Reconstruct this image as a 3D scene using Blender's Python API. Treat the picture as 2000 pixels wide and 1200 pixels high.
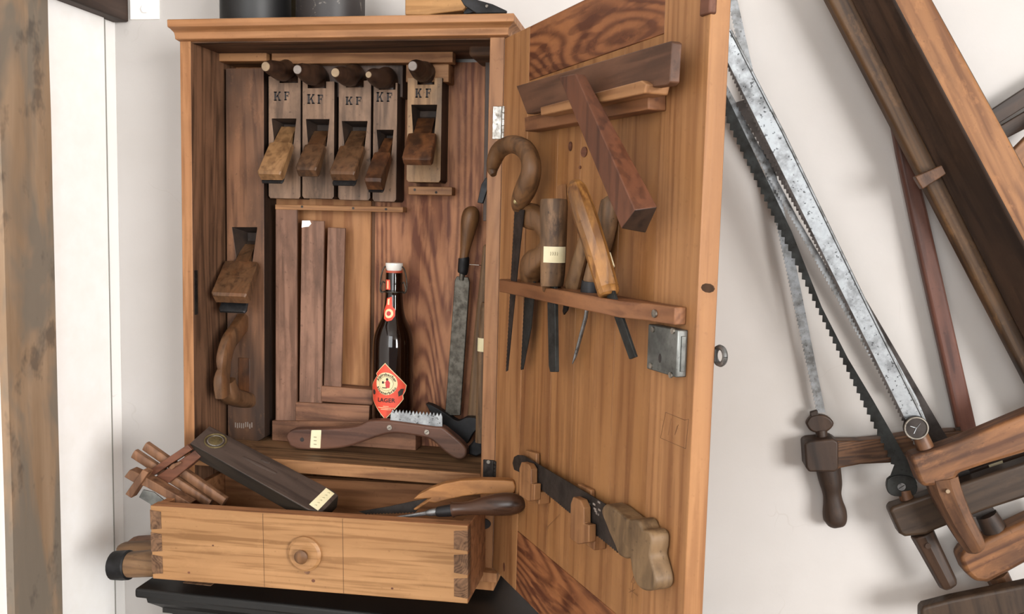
import bpy, bmesh, math, random
from mathutils import Vector, Matrix, noise as mnoise
random.seed(7)
for o in list(bpy.data.objects): bpy.data.objects.remove(o)
SC = bpy.context.scene
COL = SC.collection
PI = math.pi

# ------------------------------------------------------------------ camera
CF = 1722.5                                    # focal length in pixels of a 2000 px wide frame
CPOS = Vector((0.7866, -1.3308, 0.5925))
YAW, PITCH, ROLL = -0.1748, 0.0940, 0.0244
CFW = Vector((math.sin(YAW)*math.cos(PITCH), math.cos(YAW)*math.cos(PITCH), -math.sin(PITCH)))
_r = CFW.cross(Vector((0, 0, 1))).normalized(); _u = _r.cross(CFW)
CR = _r*math.cos(ROLL) + _u*math.sin(ROLL)
CU = -_r*math.sin(ROLL) + _u*math.cos(ROLL)
cd = bpy.data.cameras.new('camera'); cam = bpy.data.objects.new('camera', cd); COL.objects.link(cam)
cd.sensor_fit = 'HORIZONTAL'; cd.sensor_width = 36; cd.lens = 36*CF/2000; cd.clip_start = 0.02
cam.matrix_world = Matrix(((CR.x, CU.x, -CFW.x, CPOS.x), (CR.y, CU.y, -CFW.y, CPOS.y), (CR.z, CU.z, -CFW.z, CPOS.z), (0, 0, 0, 1)))
SC.camera = cam
# ------------------------------------------------------------------ light and exposure
SC.view_settings.view_transform = 'Standard'; SC.view_settings.look = 'None'
SC.view_settings.gamma = 1; SC.view_settings.use_curve_mapping = False
SC.view_settings.exposure = 0.24
wd = bpy.data.worlds.new('daylight'); SC.world = wd; wd.use_nodes = True
bg = wd.node_tree.nodes['Background']; bg.inputs[0].default_value = (1.0, 0.985, 0.965, 1); bg.inputs[1].default_value = 0.25

def area(name, loc, target, sx, sy, power, col):
    l = bpy.data.lights.new(name, 'AREA'); l.shape = 'RECTANGLE'; l.size = sx; l.size_y = sy; l.energy = power; l.color = col
    o = bpy.data.objects.new(name, l); COL.objects.link(o); o.location = loc
    o.rotation_euler = (Vector(target)-Vector(loc)).to_track_quat('-Z', 'Y').to_euler()
    return o
area('window_light', (4.6, -4.4, 1.1), (0.0, 0.1, 0.45), 2.4, 2.2, 425, (1.0, 0.99, 0.975))
area('window_light', (0.35, -3.2, 0.9), (0.3, 0.1, 0.5), 1.3, 1.4, 36, (0.95, 0.98, 1.0))

# ------------------------------------------------------------------ colour and materials
def hexc(h):
    h = h.lstrip('#'); c = [int(h[i:i+2], 16)/255 for i in (0, 2, 4)]
    return tuple(((x/12.92) if x <= .04045 else ((x+.055)/1.055)**2.4) for x in c) + (1,)

class NT:
    def __init__(s, name):
        s.m = bpy.data.materials.new(name); s.m.use_nodes = True; s.t = s.m.node_tree
        s.b = s.t.nodes['Principled BSDF']
    def n(s, typ, **kw):
        x = s.t.nodes.new(typ)
        for k, v in kw.items():
            if k.startswith('i_'):
                key = k[2:]; key = int(key) if key.isdigit() else key
                x.inputs[key].default_value = v
            else: setattr(x, k, v)
        return x
    def l(s, a, b): s.t.links.new(a, b)
    def math(s, op, a, b=None, clamp=False):
        x = s.n('ShaderNodeMath', operation=op, use_clamp=clamp)
        for i, v in enumerate((a, b)):
            if v is None: continue
            if isinstance(v, (int, float)): x.inputs[i].default_value = v
            else: s.l(v, x.inputs[i])
        return x.outputs[0]
    def ramp(s, src, a, b, lo=0.0, hi=1.0):
        x = s.n('ShaderNodeMapRange'); x.inputs[1].default_value = a; x.inputs[2].default_value = b
        x.inputs[3].default_value = lo; x.inputs[4].default_value = hi; s.l(src, x.inputs[0]); return x.outputs[0]
    def mix(s, fac, a, b, mode='MIX'):
        x = s.n('ShaderNodeMix', data_type='RGBA', blend_type=mode)
        if isinstance(fac, (int, float)): x.inputs[0].default_value = fac
        else: s.l(fac, x.inputs[0])
        for i, v in ((6, a), (7, b)):
            if isinstance(v, tuple): x.inputs[i].default_value = v
            else: s.l(v, x.inputs[i])
        return x.outputs[2]
    def noise(s, vec, scale, detail=2, rough=.5, dist=0):
        x = s.n('ShaderNodeTexNoise'); x.inputs['Scale'].default_value = scale; x.inputs['Detail'].default_value = detail
        x.inputs['Roughness'].default_value = rough; x.inputs['Distortion'].default_value = dist
        s.l(vec, x.inputs['Vector']); return x.outputs[0]
    def coords(s, rnd=True):
        tc = s.n('ShaderNodeTexCoord')
        if not rnd: return tc.outputs['Object']
        oi = s.n('ShaderNodeObjectInfo'); cx = s.n('ShaderNodeCombineXYZ')
        s.l(s.math('MULTIPLY', oi.outputs['Random'], 17.3), cx.inputs[0])
        s.l(s.math('MULTIPLY', oi.outputs['Random'], 31.7), cx.inputs[1])
        s.l(s.math('MULTIPLY', oi.outputs['Random'], 11.1), cx.inputs[2])
        a = s.n('ShaderNodeVectorMath', operation='ADD'); s.l(tc.outputs['Object'], a.inputs[0]); s.l(cx.outputs[0], a.inputs[1])
        return a.outputs[0]
    def stretch(s, vec, sc, rot=(0, 0, 0)):
        x = s.n('ShaderNodeMapping'); x.inputs['Scale'].default_value = sc; x.inputs['Rotation'].default_value = rot
        s.l(vec, x.inputs[0]); return x.outputs[0]
    def bump(s, h, strength, dist=.002):
        x = s.n('ShaderNodeBump'); x.inputs['Strength'].default_value = strength; x.inputs['Distance'].default_value = dist
        s.l(h, x.inputs['Height']); s.l(x.outputs[0], s.b.inputs['Normal'])

AX = {'X': (.07, 1, 1), 'Y': (1, .07, 1), 'Z': (1, 1, .07)}
def desat(h, a=.04, k=.68):
    c = hexc(h); g = .3*c[0]+.59*c[1]+.11*c[2]; return tuple((v+(g-v)*a)*k for v in c[:3])+(1,)
def wood(name, light, dark, ax='Z', ring=.55, freq=9, K=14, fibre=.5, stain=None, samt=.5, sscale=7, sth=.5, speck=.35, rough=.55, knots=None, stretch=None, lines=.55, grime=.38, kk=1.0, lnf=75):
    t = NT(name); co = t.coords()
    sc = AX[ax]
    if stretch: sc = tuple(stretch if v == .07 else v for v in sc)
    v = t.stretch(co, sc)
    n1 = t.noise(v, freq, 1.5, .45, .25)
    r = t.math('SINE', t.math('MULTIPLY', n1, K*9.0))
    r = t.math('ADD', t.math('MULTIPLY', r, .5), .5)
    r = t.math('POWER', r, 1.6)
    f = t.noise(v, 170, 3, .6)
    big = t.noise(v, 22, 2)
    ln = t.ramp(t.noise(v, lnf, 2, .5), .5, .6)
    fac = t.math('ADD', t.math('MULTIPLY', r, ring), t.math('MULTIPLY', t.math('SUBTRACT', f, .5), fibre))
    fac = t.math('ADD', fac, t.math('MULTIPLY', t.math('SUBTRACT', big, .45), .8))
    fac = t.math('ADD', fac, t.math('MULTIPLY', ln, lines), clamp=True)
    c = t.mix(fac, tuple(min(1, kk*v) for v in desat(light)[:3])+(1,), tuple(kk*.8*v for v in desat(dark)[:3])+(1,))
    if stain:
        sv = t.stretch(co, tuple(.35 if q == .07 else 1 for q in AX[ax]))
        s1 = t.noise(sv, sscale, 4, .6, .4)
        c = t.mix(t.ramp(s1, sth, sth+.2, 0, samt), c, desat(stain))
    dv = t.stretch(co, tuple(.45 if q == .07 else 1 for q in AX[ax]))
    g1 = t.noise(dv, 20, 5, .68, .3)
    c = t.mix(t.ramp(g1, .46, .72, 0, grime), c, tuple(x*.38 for x in desat(dark)[:3])+(1,))
    g2 = t.noise(dv, 55, 4, .7)
    c = t.mix(t.ramp(g2, .56, .7, 0, grime*.8), c, tuple(min(1, x*1.35) for x in desat(light)[:3])+(1,))
    if speck:
        s2 = t.noise(co, 140, 2, .5)
        c = t.mix(t.ramp(s2, .66, .74, 0, speck), c, tuple(x*.25 for x in hexc(dark)[:3])+(1,))
    if knots:
        vo = t.n('ShaderNodeTexVoronoi'); vo.inputs['Scale'].default_value = knots
        t.l(t.stretch(co, tuple(.5 if q == .07 else 1 for q in AX[ax])), vo.inputs['Vector'])
        c = t.mix(t.ramp(vo.outputs['Distance'], .035, .06, .85, 0), c, hexc('#4a2414'))
    t.l(c, t.b.inputs['Base Color'])
    t.l(t.ramp(big, .3, .7, rough-.08, rough+.12), t.b.inputs['Roughness'])
    t.b.inputs['Specular IOR Level'].default_value = .35
    t.bump(t.math('ADD', f, t.math('MULTIPLY', r, .4)), .25, .0006)
    return t.m
def metal(name, c1, c2, rough=.38, metallic=.9, scale=60, th=.5, speck='#2a2420', sp=.5, stretch=(1, 1, 1)):
    t = NT(name); co = t.coords(); v = t.stretch(co, stretch)
    n1 = t.noise(v, scale, 4, .6); n2 = t.noise(co, 230, 2)
    c = t.mix(t.ramp(n1, th-.12, th+.15), hexc(c1), hexc(c2))
    c = t.mix(t.ramp(n2, .63, .7, 0, sp), c, hexc(speck))
    t.l(c, t.b.inputs['Base Color']); t.b.inputs['Metallic'].default_value = metallic
    t.l(t.ramp(n1, .3, .7, rough-.08, rough+.18), t.b.inputs['Roughness'])
    t.bump(n1, .15, .0006)
    return t.m
def plain(name, col, rough=.6, col2=None, scale=40, metallic=0, bump=.1):
    t = NT(name); co = t.coords(); n1 = t.noise(co, scale, 4, .6)
    c = t.mix(t.ramp(n1, .35, .65), hexc(col), hexc(col2 or col))
    t.l(c, t.b.inputs['Base Color']); t.b.inputs['Roughness'].default_value = rough; t.b.inputs['Metallic'].default_value = metallic
    if bump: t.bump(n1, bump, .001)
    return t.m

M = {}
M['front'] = wood('oiled_pine_edge', '#bd8555', '#a26b3d', 'Z', .35, 14, 9, .35, '#a86c40', .5, 6, speck=.25, rough=.5, grime=.2)
M['cornice'] = wood('oiled_pine_cornice', '#bb8455', '#a06a3c', 'X', .4, 12, 8, .3, '#ad7140', .4, 5, speck=.2, rough=.5, grime=.2)
M['inner'] = wood('bare_brown_side', '#79543a', '#54361f', 'Z', .5, 16, 10, .5, '#47301f', .5, 5, speck=.2, rough=.75, kk=1.22)
M['inner_top'] = wood('bare_brown_top', '#745036', '#4d321d', 'X', .5, 14, 10, .5, speck=.2, rough=.75)
M['back_red'] = wood('flamed_back_board', '#ba7f57', '#7d4830', 'Z', .75, 6, 26, .35, '#7d4a38', .35, 4, .5, speck=.15, rough=.62, stretch=.13, kk=1.22)
M['back_pale'] = wood('pale_back_board', '#c08857', '#a86d40', 'Z', .4, 12, 9, .35, '#9a6440', .4, 5, speck=.15, rough=.6, grime=.2, kk=1.22)
M['shelf'] = wood('worn_shelf_board', '#8f6a47', '#5e4127', 'X', .55, 7, 14, .4, '#4a3322', .5, 5, speck=.2, rough=.6, kk=1.22)
M['rail'] = wood('pale_pine_rail', '#b98556', '#94623b', 'X', .4, 14, 10, .4, '#7d5233', .4, 9, speck=.3, grime=.2)
M['drawer'] = wood('drawer_front_pine', '#c08f5d', '#a0703f', 'X', .22, 16, 9, .3, '#a97544', .45, 5, .48, speck=.25, rough=.5, knots=6, stretch=.035, lnf=140, lines=.6, grime=.2)
M['drawer_in'] = wood('drawer_inside_wood', '#b57c50', '#93603a', 'X', .35, 9, 10, .3, '#7b5032', .45, 5, speck=.2, rough=.65, kk=1.22)
M['end'] = wood('dovetail_end_grain', '#8d684a', '#64462e', 'Y', .5, 20, 14, .6, speck=.3, rough=.7)
M['door_stile'] = wood('door_stile_pine', '#bd8755', '#9c6438', 'Z', .42, 9, 11, .35, '#a06a3e', .4, 5, speck=.15, rough=.48, knots=3.2, grime=.2, lnf=110, stretch=.04, lines=.36)
M['door_panel'] = wood('door_panel_pine', '#b27d4b', '#8f5930', 'Z', .42, 8, 12, .35, '#95602f', .45, 4, speck=.15, rough=.45, knots=4.5, grime=.2, lnf=110, stretch=.04, lines=.36)
M['door_rail'] = wood('red_flamed_rail', '#a86a3e', '#6a371d', 'X', .8, 7, 26, .3, '#87502f', .35, 5, speck=.12, rough=.5, stretch=.2)
M['tool_rail'] = wood('tool_rail_wood', '#9a6640', '#7a4a2d', 'X', .35, 14, 9, .35, '#b87a48', .5, 6, .55, speck=.12, rough=.5)
M['bracket'] = wood('bracket_wood', '#a8764a', '#865632', 'Z', .35, 12, 9, .35, speck=.2)
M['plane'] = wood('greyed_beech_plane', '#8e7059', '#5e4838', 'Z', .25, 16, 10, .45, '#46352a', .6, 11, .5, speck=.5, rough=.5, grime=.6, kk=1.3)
M['plane_pale'] = wood('pale_beech_plane', '#ab855c', '#7a5a3c', 'Z', .25, 16, 10, .45, '#5d5145', .75, 14, .5, speck=.5, rough=.5, grime=.6, kk=1.3)
M['jointer'] = wood('sooty_beech_plane', '#9a6b4a', '#734b32', 'Z', .25, 14, 9, .4, '#2e2622', 0.9, 4.5, .37, speck=.35, rough=.5, kk=1.05)
M['shaded_side'] = wood('shaded_side_wood', '#3d2a1e', '#241812', 'Z', .3, 14, 9, .4, speck=.2, rough=.55)  # darker wood, paints shade onto faces turned away from the light
M['throat'] = plain('dark_throat', '#241a14', .7, '#3a2a1f')  # dark brown lining of the throat cut
M['wedge'] = wood('dark_wedge', '#6a4a30', '#48301e', 'Z', .3, 16, 9, .4, '#7d4c26', .7, 22, .5, speck=.3, rough=.45, grime=.6, kk=1.22)
M['wedge_pale'] = wood('pale_wedge', '#9a724a', '#74502f', 'Z', .3, 16, 9, .4, '#5a3c26', .4, 20, speck=.3, rough=.5, grime=.6, kk=1.22)
M['wedge_rust'] = wood('rust_wedge', '#7a4c2a', '#5a331c', 'Z', .3, 16, 9, .4, '#2e211a', .8, 20, .42, speck=.3, rough=.45, grime=.6, kk=1.22)
M['horn'] = wood('dark_horn', '#4a3122', '#2f1e15', 'Z', .3, 14, 9, .4, speck=.2, rough=.45)
M['horn_end'] = plain('worn_horn_end', '#9a8467', .6, '#7d6a55')
M['horn_end_grey'] = plain('grey_horn_end', '#857b74', .55, '#6d635c')
M['ink'] = plain('stamped_ink', '#272120', .7)
M['square'] = wood('aged_square_wood', '#896450', '#664634', 'Z', .25, 15, 9, .4, '#543e33', .7, 12, .5, speck=.35, rough=.5, grime=.6, kk=1.5)
M['square_x'] = wood('aged_square_stock', '#8a6046', '#654230', 'X', .3, 15, 9, .4, '#55392c', .5, 12, .55, speck=.3, rough=.5, grime=.6, kk=1.5)
M['sawhandle'] = wood('dark_beech_handle', '#6d4a3a', '#4a2f24', 'X', .3, 14, 9, .4, '#7d5a44', .5, 14, .52, speck=.3, rough=.42, kk=1.22)
M['pear'] = wood('pear_handle', '#8a6039', '#5f3f25', 'Z', .35, 15, 9, .4, '#4b3220', .4, 12, speck=.3, rough=.42, kk=1.22)
M['paper'] = plain('aged_paper', '#e0d6b4', .7, '#d3c79f', 25, 0, .05)
M['pencil'] = plain('pencil_mark', '#8d8468', .8)
M['level'] = wood('dark_level_wood', '#51423a', '#382c26', 'X', .25, 12, 9, .4, '#5f4e42', .5, 12, .52, speck=.3, rough=.5, kk=1.15)
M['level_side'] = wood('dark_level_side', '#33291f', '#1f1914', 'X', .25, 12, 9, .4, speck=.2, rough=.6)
M['gauge'] = wood('reddish_gauge_wood', '#744833', '#532f20', 'X', .3, 15, 9, .4, speck=.2, rough=.5, kk=1.22)
M['gauge_bar'] = wood('gauge_bar_wood', '#8a6144', '#63422c', 'Z', .3, 15, 9, .4, '#593b28', .5, 12, speck=.3, rough=.5, kk=1.22)
M['orange_handle'] = wood('orange_saw_handle', '#b47c46', '#8c5a2e', 'X', .3, 12, 9, .35, '#73472a', .5, 16, .55, speck=.35, rough=.45, kk=1.22)
M['dark_handle'] = wood('glossy_dark_handle', '#573a2a', '#34221a', 'X', .35, 16, 9, .4, speck=.2, rough=.3)
M['hook'] = wood('walnut_hook_handle', '#7a5533', '#543820', 'Z', .3, 13, 9, .4, '#44301f', .5, 12, .55, speck=.35, rough=.45, kk=1.22)
M['bark'] = wood('spotted_bark_handle', '#9a7552', '#5a4029', 'Z', .25, 20, 9, .5, '#33241b', .85, 30, .5, speck=.8, rough=.55, grime=.6)
M['honey'] = wood('honey_chisel_handle', '#b9803f', '#8a5626', 'Z', .4, 14, 10, .45, '#3c2316', .85, 26, .5, speck=.5, rough=.4, grime=.6)
M['greybrown'] = wood('weathered_handle', '#96714c', '#6f4f33', 'Z', .3, 14, 9, .4, '#5b4433', .5, 18, speck=.3)
M['bevel'] = wood('brown_square_beam', '#74452d', '#54301f', 'Z', .25, 12, 9, .3, '#84543a', .4, 9, .55, speck=.25, rough=.5)
M['bevel_board'] = wood('brown_square_board', '#744e38', '#523524', 'X', .3, 12, 9, .4, '#3f2b20', .5, 9, .52, speck=.3, rough=.55)
M['root'] = wood('mottled_root_handle', '#84694a', '#5f4730', 'Z', .2, 20, 9, .4, '#54402d', .6, 26, .5, speck=.5, rough=.5, grime=.6, kk=1.22)
M['steel'] = metal('pitted_bright_steel', '#a4a8ab', '#6e7072', .36, .85, 45, .52, '#333335', .85)
M['bladedark'] = metal('dark_saw_steel', '#3a3c3b', '#2b2a28', .5, .7, 40, .5, '#1a1816', .4)
M['bladeblack'] = metal('blackened_saw_steel', '#3a3431', '#27211e', .5, .6, 40)
M['bladegrey'] = metal('grey_saw_steel', '#8e9092', '#5d5c5a', .42, .85, 50, .5, '#332e2a', .6)
M['iron'] = metal('black_iron', '#2b2b2d', '#1d1c1c', .5, .6, 30)
M['planeiron'] = metal('plane_iron', '#3f4042', '#292524', .4, .8, 40)
M['rasp'] = metal('rasp_steel', '#5c5850', '#4c4841', .5, .7, 120, .5, '#33302c', .3)
M['lock'] = metal('lock_plate_steel', '#80827f', '#5a5b58', .42, .8, 30, .5, '#332f2b', .3)
M['hinge'] = metal('bright_hinge', '#b4b2ad', '#77726b', .32, .9, 70, .5, '#403830', .7)
M['hinge_dark'] = metal('dark_hinge', '#45403c', '#2b2624', .45, .8, 60)
M['screw'] = metal('screw_steel', '#a09a90', '#6a645c', .4, .9, 80)
M['brass'] = metal('dull_brass', '#8a7c58', '#60543a', .4, .8, 60)
M['black_paint'] = plain('black_painted_wood', '#060606', .5, '#0c0c0c', 25, 0, .15)
M['black_can'] = plain('matt_black_can', '#0d0c0d', .5, '#131212', 12)
M['speckle_can'] = metal('flaking_black_can', '#2b2725', '#241f1d', .5, .2, 30, .5, '#837b72', .0)
def flaking():
    t = NT('flaking_black_paint'); co = t.coords(); n = t.noise(t.stretch(co, (1, 1, .6)), 55, 5, .65, .8)
    c = t.mix(t.ramp(n, .58, .62, 0, .6), hexc('#262120'), hexc('#7d766e')); t.l(c, t.b.inputs['Base Color']); t.b.inputs['Roughness'].default_value = .5
    return t.m
M['speckle_can'] = flaking()
M['block'] = wood('yellow_pine_block', '#c9965c', '#a9763f', 'X', .4, 12, 9, .4, '#8a5c33', .4, 12, .58, speck=.5)
M['olive'] = plain('olive_card', '#837860', .7, '#74694f')
M['shaft'] = wood('weathered_shaft', '#8d6c4b', '#644930', 'Z', .4, 20, 10, .5, '#4e3a28', .5, 12, speck=.4, rough=.6)
M['greyboard'] = wood('grey_brown_board', '#6f5a4e', '#54433a', 'Z', .3, 15, 9, .4, speck=.3)
M['mallet'] = wood('pale_mallet_wood', '#977350', '#6d4e34', 'X', .35, 15, 9, .4, '#4f3a29', .6, 16, .54, speck=.3)
# frame saw woods
M['fs_dark'] = wood('dark_frame_wood', '#4f392a', '#33241a', 'Z', .35, 12, 9, .45, '#2a1e17', .5, 7, speck=.25, rough=.5)
M['fs_worn'] = wood('worn_frame_wood', '#84603c', '#5a3f28', 'Z', .35, 12, 10, .5, '#2a221d', .9, 6, .5, speck=.25, rough=.5, grime=.6, kk=0.72)
M['fs_brown'] = wood('brown_frame_wood', '#7b5437', '#573722', 'Z', .4, 12, 12, .5, '#4a3120', .5, 9, .55, speck=.3, rough=.48, grime=.6)
M['fs_oak'] = wood('oak_frame_wood', '#7d5637', '#4b301d', 'X', .75, 24, 12, .5, '#432c1d', .5, 9, .55, speck=.2, rough=.5)
M['fs_red'] = wood('reddish_stretcher', '#74493a', '#54322a', 'Z', .3, 12, 9, .4, '#61402f', .4, 8, speck=.25, rough=.45, kk=1.1)
M['fs_orange'] = wood('orange_frame_wood', '#ad7747', '#8a5830', 'Z', .35, 9, 9, .35, '#7d4f2e', .5, 8, .52, speck=.35, rough=.5, grime=.6)
M['fs_orange_x'] = wood('orange_arm_wood', '#9a683f', '#6f452a', 'X', .45, 9, 10, .4, '#463025', .85, 9, .48, speck=.35, rough=.5, grime=.6)
M['fs_dark_x'] = wood('dark_arm_wood', '#54402f', '#3a2a1e', 'X', .4, 12, 10, .45, '#2d2019', .5, 8, speck=.25, rough=.5, kk=0.85)
def wallmat(name, col, col2):
    t = NT(name); co = t.coords(False); n = t.noise(co, 2.2, 4, .55); n2 = t.noise(co, 35, 4, .6); n3 = t.noise(co, 6, 3)
    c = t.mix(t.ramp(n, .35, .7), hexc(col), hexc(col2)); 
    cr = t.n('ShaderNodeTexVoronoi', feature='DISTANCE_TO_EDGE'); cr.inputs['Scale'].default_value = 2.6
    dv = t.n('ShaderNodeVectorMath', operation='ADD'); t.l(co, dv.inputs[0])
    nn = t.n('ShaderNodeTexNoise'); nn.inputs['Scale'].default_value = 5; nn.inputs['Detail'].default_value = 3; t.l(co, nn.inputs['Vector'])
    sv = t.n('ShaderNodeVectorMath', operation='SCALE'); sv.inputs['Scale'].default_value = .35; t.l(nn.outputs['Color'], sv.inputs[0]); t.l(sv.outputs[0], dv.inputs[1])
    t.l(dv.outputs[0], cr.inputs['Vector'])
    crack = t.math('MULTIPLY', t.ramp(cr.outputs['Distance'], 0, .004, 1, 0), t.ramp(n3, .52, .6, 0, .3))
    c = t.mix(crack, c, hexc('#a79f98'))
    t.l(c, t.b.inputs['Base Color']); t.b.inputs['Roughness'].default_value = .85
    t.bump(t.math('ADD', n2, t.math('MULTIPLY', n3, 3)), .12, .003); return t.m
M['wall'] = wallmat('plaster_dimmed', '#bfbbb8', '#b3aea9')  # back wall colour darkened so the left wall looks more brightly lit
M['wall_l'] = wallmat('plaster_brightened', '#fbfaf8', '#f7f5f1')  # left wall colour raised to look flooded with light
M['white_paint'] = plain('white_paint', '#fbfaf8', .6, '#f7f5f1', 20)
M['floor'] = wood('floor_boards', '#8a6a4a', '#6b4f35', 'Y', .4)
M['ceil'] = plain('ceiling_white', '#e8e4de', .8)
M['joint'] = plain('grey_joint', '#8f8d86', .8)
def postmat():
    t = NT('mottled_post_timber'); co = t.coords(); v = t.stretch(co, (1, 1, .1))
    n1 = t.noise(v, 24, 4, .6, .3); n2 = t.noise(t.stretch(co, (1, 1, .3)), 9, 4, .6, .4); n3 = t.noise(t.stretch(co, (1, 1, .6)), 14, 4, .65)
    c = t.mix(t.ramp(n1, .35, .65), hexc('#9a8168'), hexc('#836a51'))
    c = t.mix(t.ramp(n2, .44, .54, 0, .85), c, hexc('#70685d'))
    c = t.mix(t.ramp(n3, .57, .66, 0, .6), c, hexc('#3f3833'))
    t.l(c, t.b.inputs['Base Color']); t.b.inputs['Roughness'].default_value = .7; t.bump(n1, .3, .002); return t.m
M['post'] = postmat()
M['beam'] = wood('dark_beam_timber', '#4f382b', '#33241b', 'Y', .3, 10, 9, .4, '#2a1d16', .6, 7, speck=.3, rough=.6)
def glass():
    t = NT('brown_bottle_glass'); b = t.b; b.inputs['Base Color'].default_value = (.016, .005, .002, 1)
    b.inputs['Roughness'].default_value = .04; b.inputs['IOR'].default_value = 1.5; b.inputs['Transmission Weight'].default_value = .55
    return t.m
M['glass'] = glass()
M['ceramic'] = plain('white_ceramic', '#f0eeea', .2, '#e8e5df', 20, 0, 0)
M['rubber'] = plain('red_rubber', '#b04a30', .5)
M['label_red'] = plain('orange_red_label', '#e2523a', .55, '#d84a34', 60, 0, 0)
M['label_cream'] = plain('cream_label', '#ead9ae', .6, '#e4d09f', 60, 0, 0)
M['label_ink'] = plain('label_ink', '#2b2320', .6, None, 40, 0, 0)
M['label_crimson'] = plain('label_crimson', '#c23a3c', .6, None, 40, 0, 0)
M['label_dark'] = plain('label_scuff', '#38302a', .7, '#2a2420')
M['wire'] = metal('bail_wire', '#5a544c', '#3d3833', .4, .9)

# ------------------------------------------------------------------ frames: every traced point is put on a real plane of the place
CAB = Matrix.Identity(4)                       # x right, y into the wall, z up; origin at the cabinet's lower front left corner
TH = 1.0007
DD = Vector((math.cos(TH), -math.sin(TH), 0)); DN = Vector((math.sin(TH), math.cos(TH), 0))
def mat4(x, y, z, o):
    return Matrix(((x.x, y.x, z.x, o.x), (x.y, y.y, z.y, o.y), (x.z, y.z, z.z, o.z), (0, 0, 0, 1)))
DOOR = mat4(DD, DN, Vector((0, 0, 1)), Vector((.53, 0, 0)))   # x along the open door, -y out of its inner face
def ray(px, py): return (CFW*CF + CR*(px-1000) - CU*(py-600)).normalized()
def hit(Mx, px, py, y=0.0):
    I = Mx.inverted(); o = I @ CPOS; d = I.to_3x3() @ ray(px, py)
    return o + d*((y-o.y)/d.y)
def pxm(Mx, px, py, y=0.0):                    # metres per pixel at that point
    return ((Mx @ hit(Mx, px, py, y)) - CPOS).dot(CFW)/CF
def fr(base, pa, pb, y, yb=None):              # frame at pa on the plane y of base, z axis toward pb
    a = base @ hit(base, *pa, y); b = base @ hit(base, *pb, y if yb is None else yb)
    z = (b-a).normalized(); by = (base.to_3x3() @ Vector((0, 1, 0)))
    x = by.cross(z).normalized(); yv = z.cross(x).normalized()
    return mat4(x, yv, z, a)
def shift(base, v): return base @ Matrix.Translation(v)

# ------------------------------------------------------------------ mesh helpers
def box(bm, x0, x1, y0, y1, z0, z1, mi=0):
    vs = [bm.verts.new(p) for p in ((x0, y0, z0), (x1, y0, z0), (x1, y1, z0), (x0, y1, z0), (x0, y0, z1), (x1, y0, z1), (x1, y1, z1), (x0, y1, z1))]
    for f in ((3, 2, 1, 0), (4, 5, 6, 7), (0, 1, 5, 4), (1, 2, 6, 5), (2, 3, 7, 6), (3, 0, 4, 7)):
        bm.faces.new([vs[i] for i in f]).material_index = mi
def hexa(bm, a, b, mi=0, capmi=None):          # loft between two matching polygons
    va = [bm.verts.new(p) for p in a]; vb = [bm.verts.new(p) for p in b]; n = len(a)
    bm.faces.new(va[::-1]).material_index = mi if capmi is None else capmi
    bm.faces.new(vb).material_index = mi if capmi is None else capmi
    for i in range(n): bm.faces.new([va[i], va[(i+1) % n], vb[(i+1) % n], vb[i]]).material_index = mi
def prism(bm, pts, y0, y1, mi=0, side=None):   # pts: (x, z) outline
    va = [bm.verts.new((p[0], y0, p[1])) for p in pts]; vb = [bm.verts.new((p[0], y1, p[1])) for p in pts]; n = len(pts)
    bm.faces.new(va).material_index = mi; bm.faces.new(vb[::-1]).material_index = mi
    for i in range(n): bm.faces.new([va[(i+1) % n], va[i], vb[i], vb[(i+1) % n]]).material_index = mi if side is None else side
def tr(Mx, pts, y):                            # outline traced on the plane y of Mx
    return [(h.x, h.z) for h in (hit(Mx, p[0], p[1], y) for p in pts)]
def tube(bm, pts, rads, seg=14, flat=1.0, up=(0, 1, 0), mi=0, endmi=None, power=1.0):
    pts = [Vector(p) for p in pts]; n = len(pts); rings = []
    prev = Vector(up)
    for i, p in enumerate(pts):
        d = (pts[min(i+1, n-1)]-pts[max(i-1, 0)]).normalized()
        s = d.cross(prev)
        if s.length < 1e-5: s = d.cross(Vector((.3, .9, .2)))
        s.normalize(); q = s.cross(d).normalized(); prev = q
        r = rads[i]; rx, ry = r if isinstance(r, tuple) else (r, r*flat)
        ring = []
        for k in range(seg):
            a = 2*PI*k/seg; c, sn = math.cos(a), math.sin(a)
            if power != 1.0:
                c = math.copysign(abs(c)**power, c); sn = math.copysign(abs(sn)**power, sn)
            ring.append(bm.verts.new(p + s*(c*rx) + q*(sn*ry)))
        rings.append(ring)
    for a, b in zip(rings, rings[1:]):
        for k in range(seg): bm.faces.new([a[k], a[(k+1) % seg], b[(k+1) % seg], b[k]]).material_index = mi
    bm.faces.new(rings[0][::-1]).material_index = mi if endmi is None else endmi
    bm.faces.new(rings[-1]).material_index = mi if endmi is None else endmi
def smooth(pts, k=5):                          # Catmull-Rom through tuples of any length
    out = []; n = len(pts)
    for i in range(n-1):
        p0, p1, p2, p3 = pts[max(i-1, 0)], pts[i], pts[i+1], pts[min(i+2, n-1)]
        for j in range(k):
            t = j/k
            out.append(tuple(.5*((2*b)+(c-a)*t+(2*a-5*b+4*c-d)*t*t+(3*b-a-3*c+d)*t**3) for a, b, c, d in zip(p0, p1, p2, p3)))
    out.append(tuple(pts[-1])); return out
def tubepx(bm, Mx, pts, k=5, seg=16, flat=1.0, mi=0, endmi=None, power=1.0):   # pts: (px, py, width_px, y)
    P, R = [], []
    for (a, b, w, y) in (smooth(pts, k) if k else pts):
        P.append(hit(Mx, a, b, y)); R.append(max(w, .4)/2*pxm(Mx, a, b, y))
    tube(bm, P, R, seg, flat, (0, 1, 0), mi, endmi, power)
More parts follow.
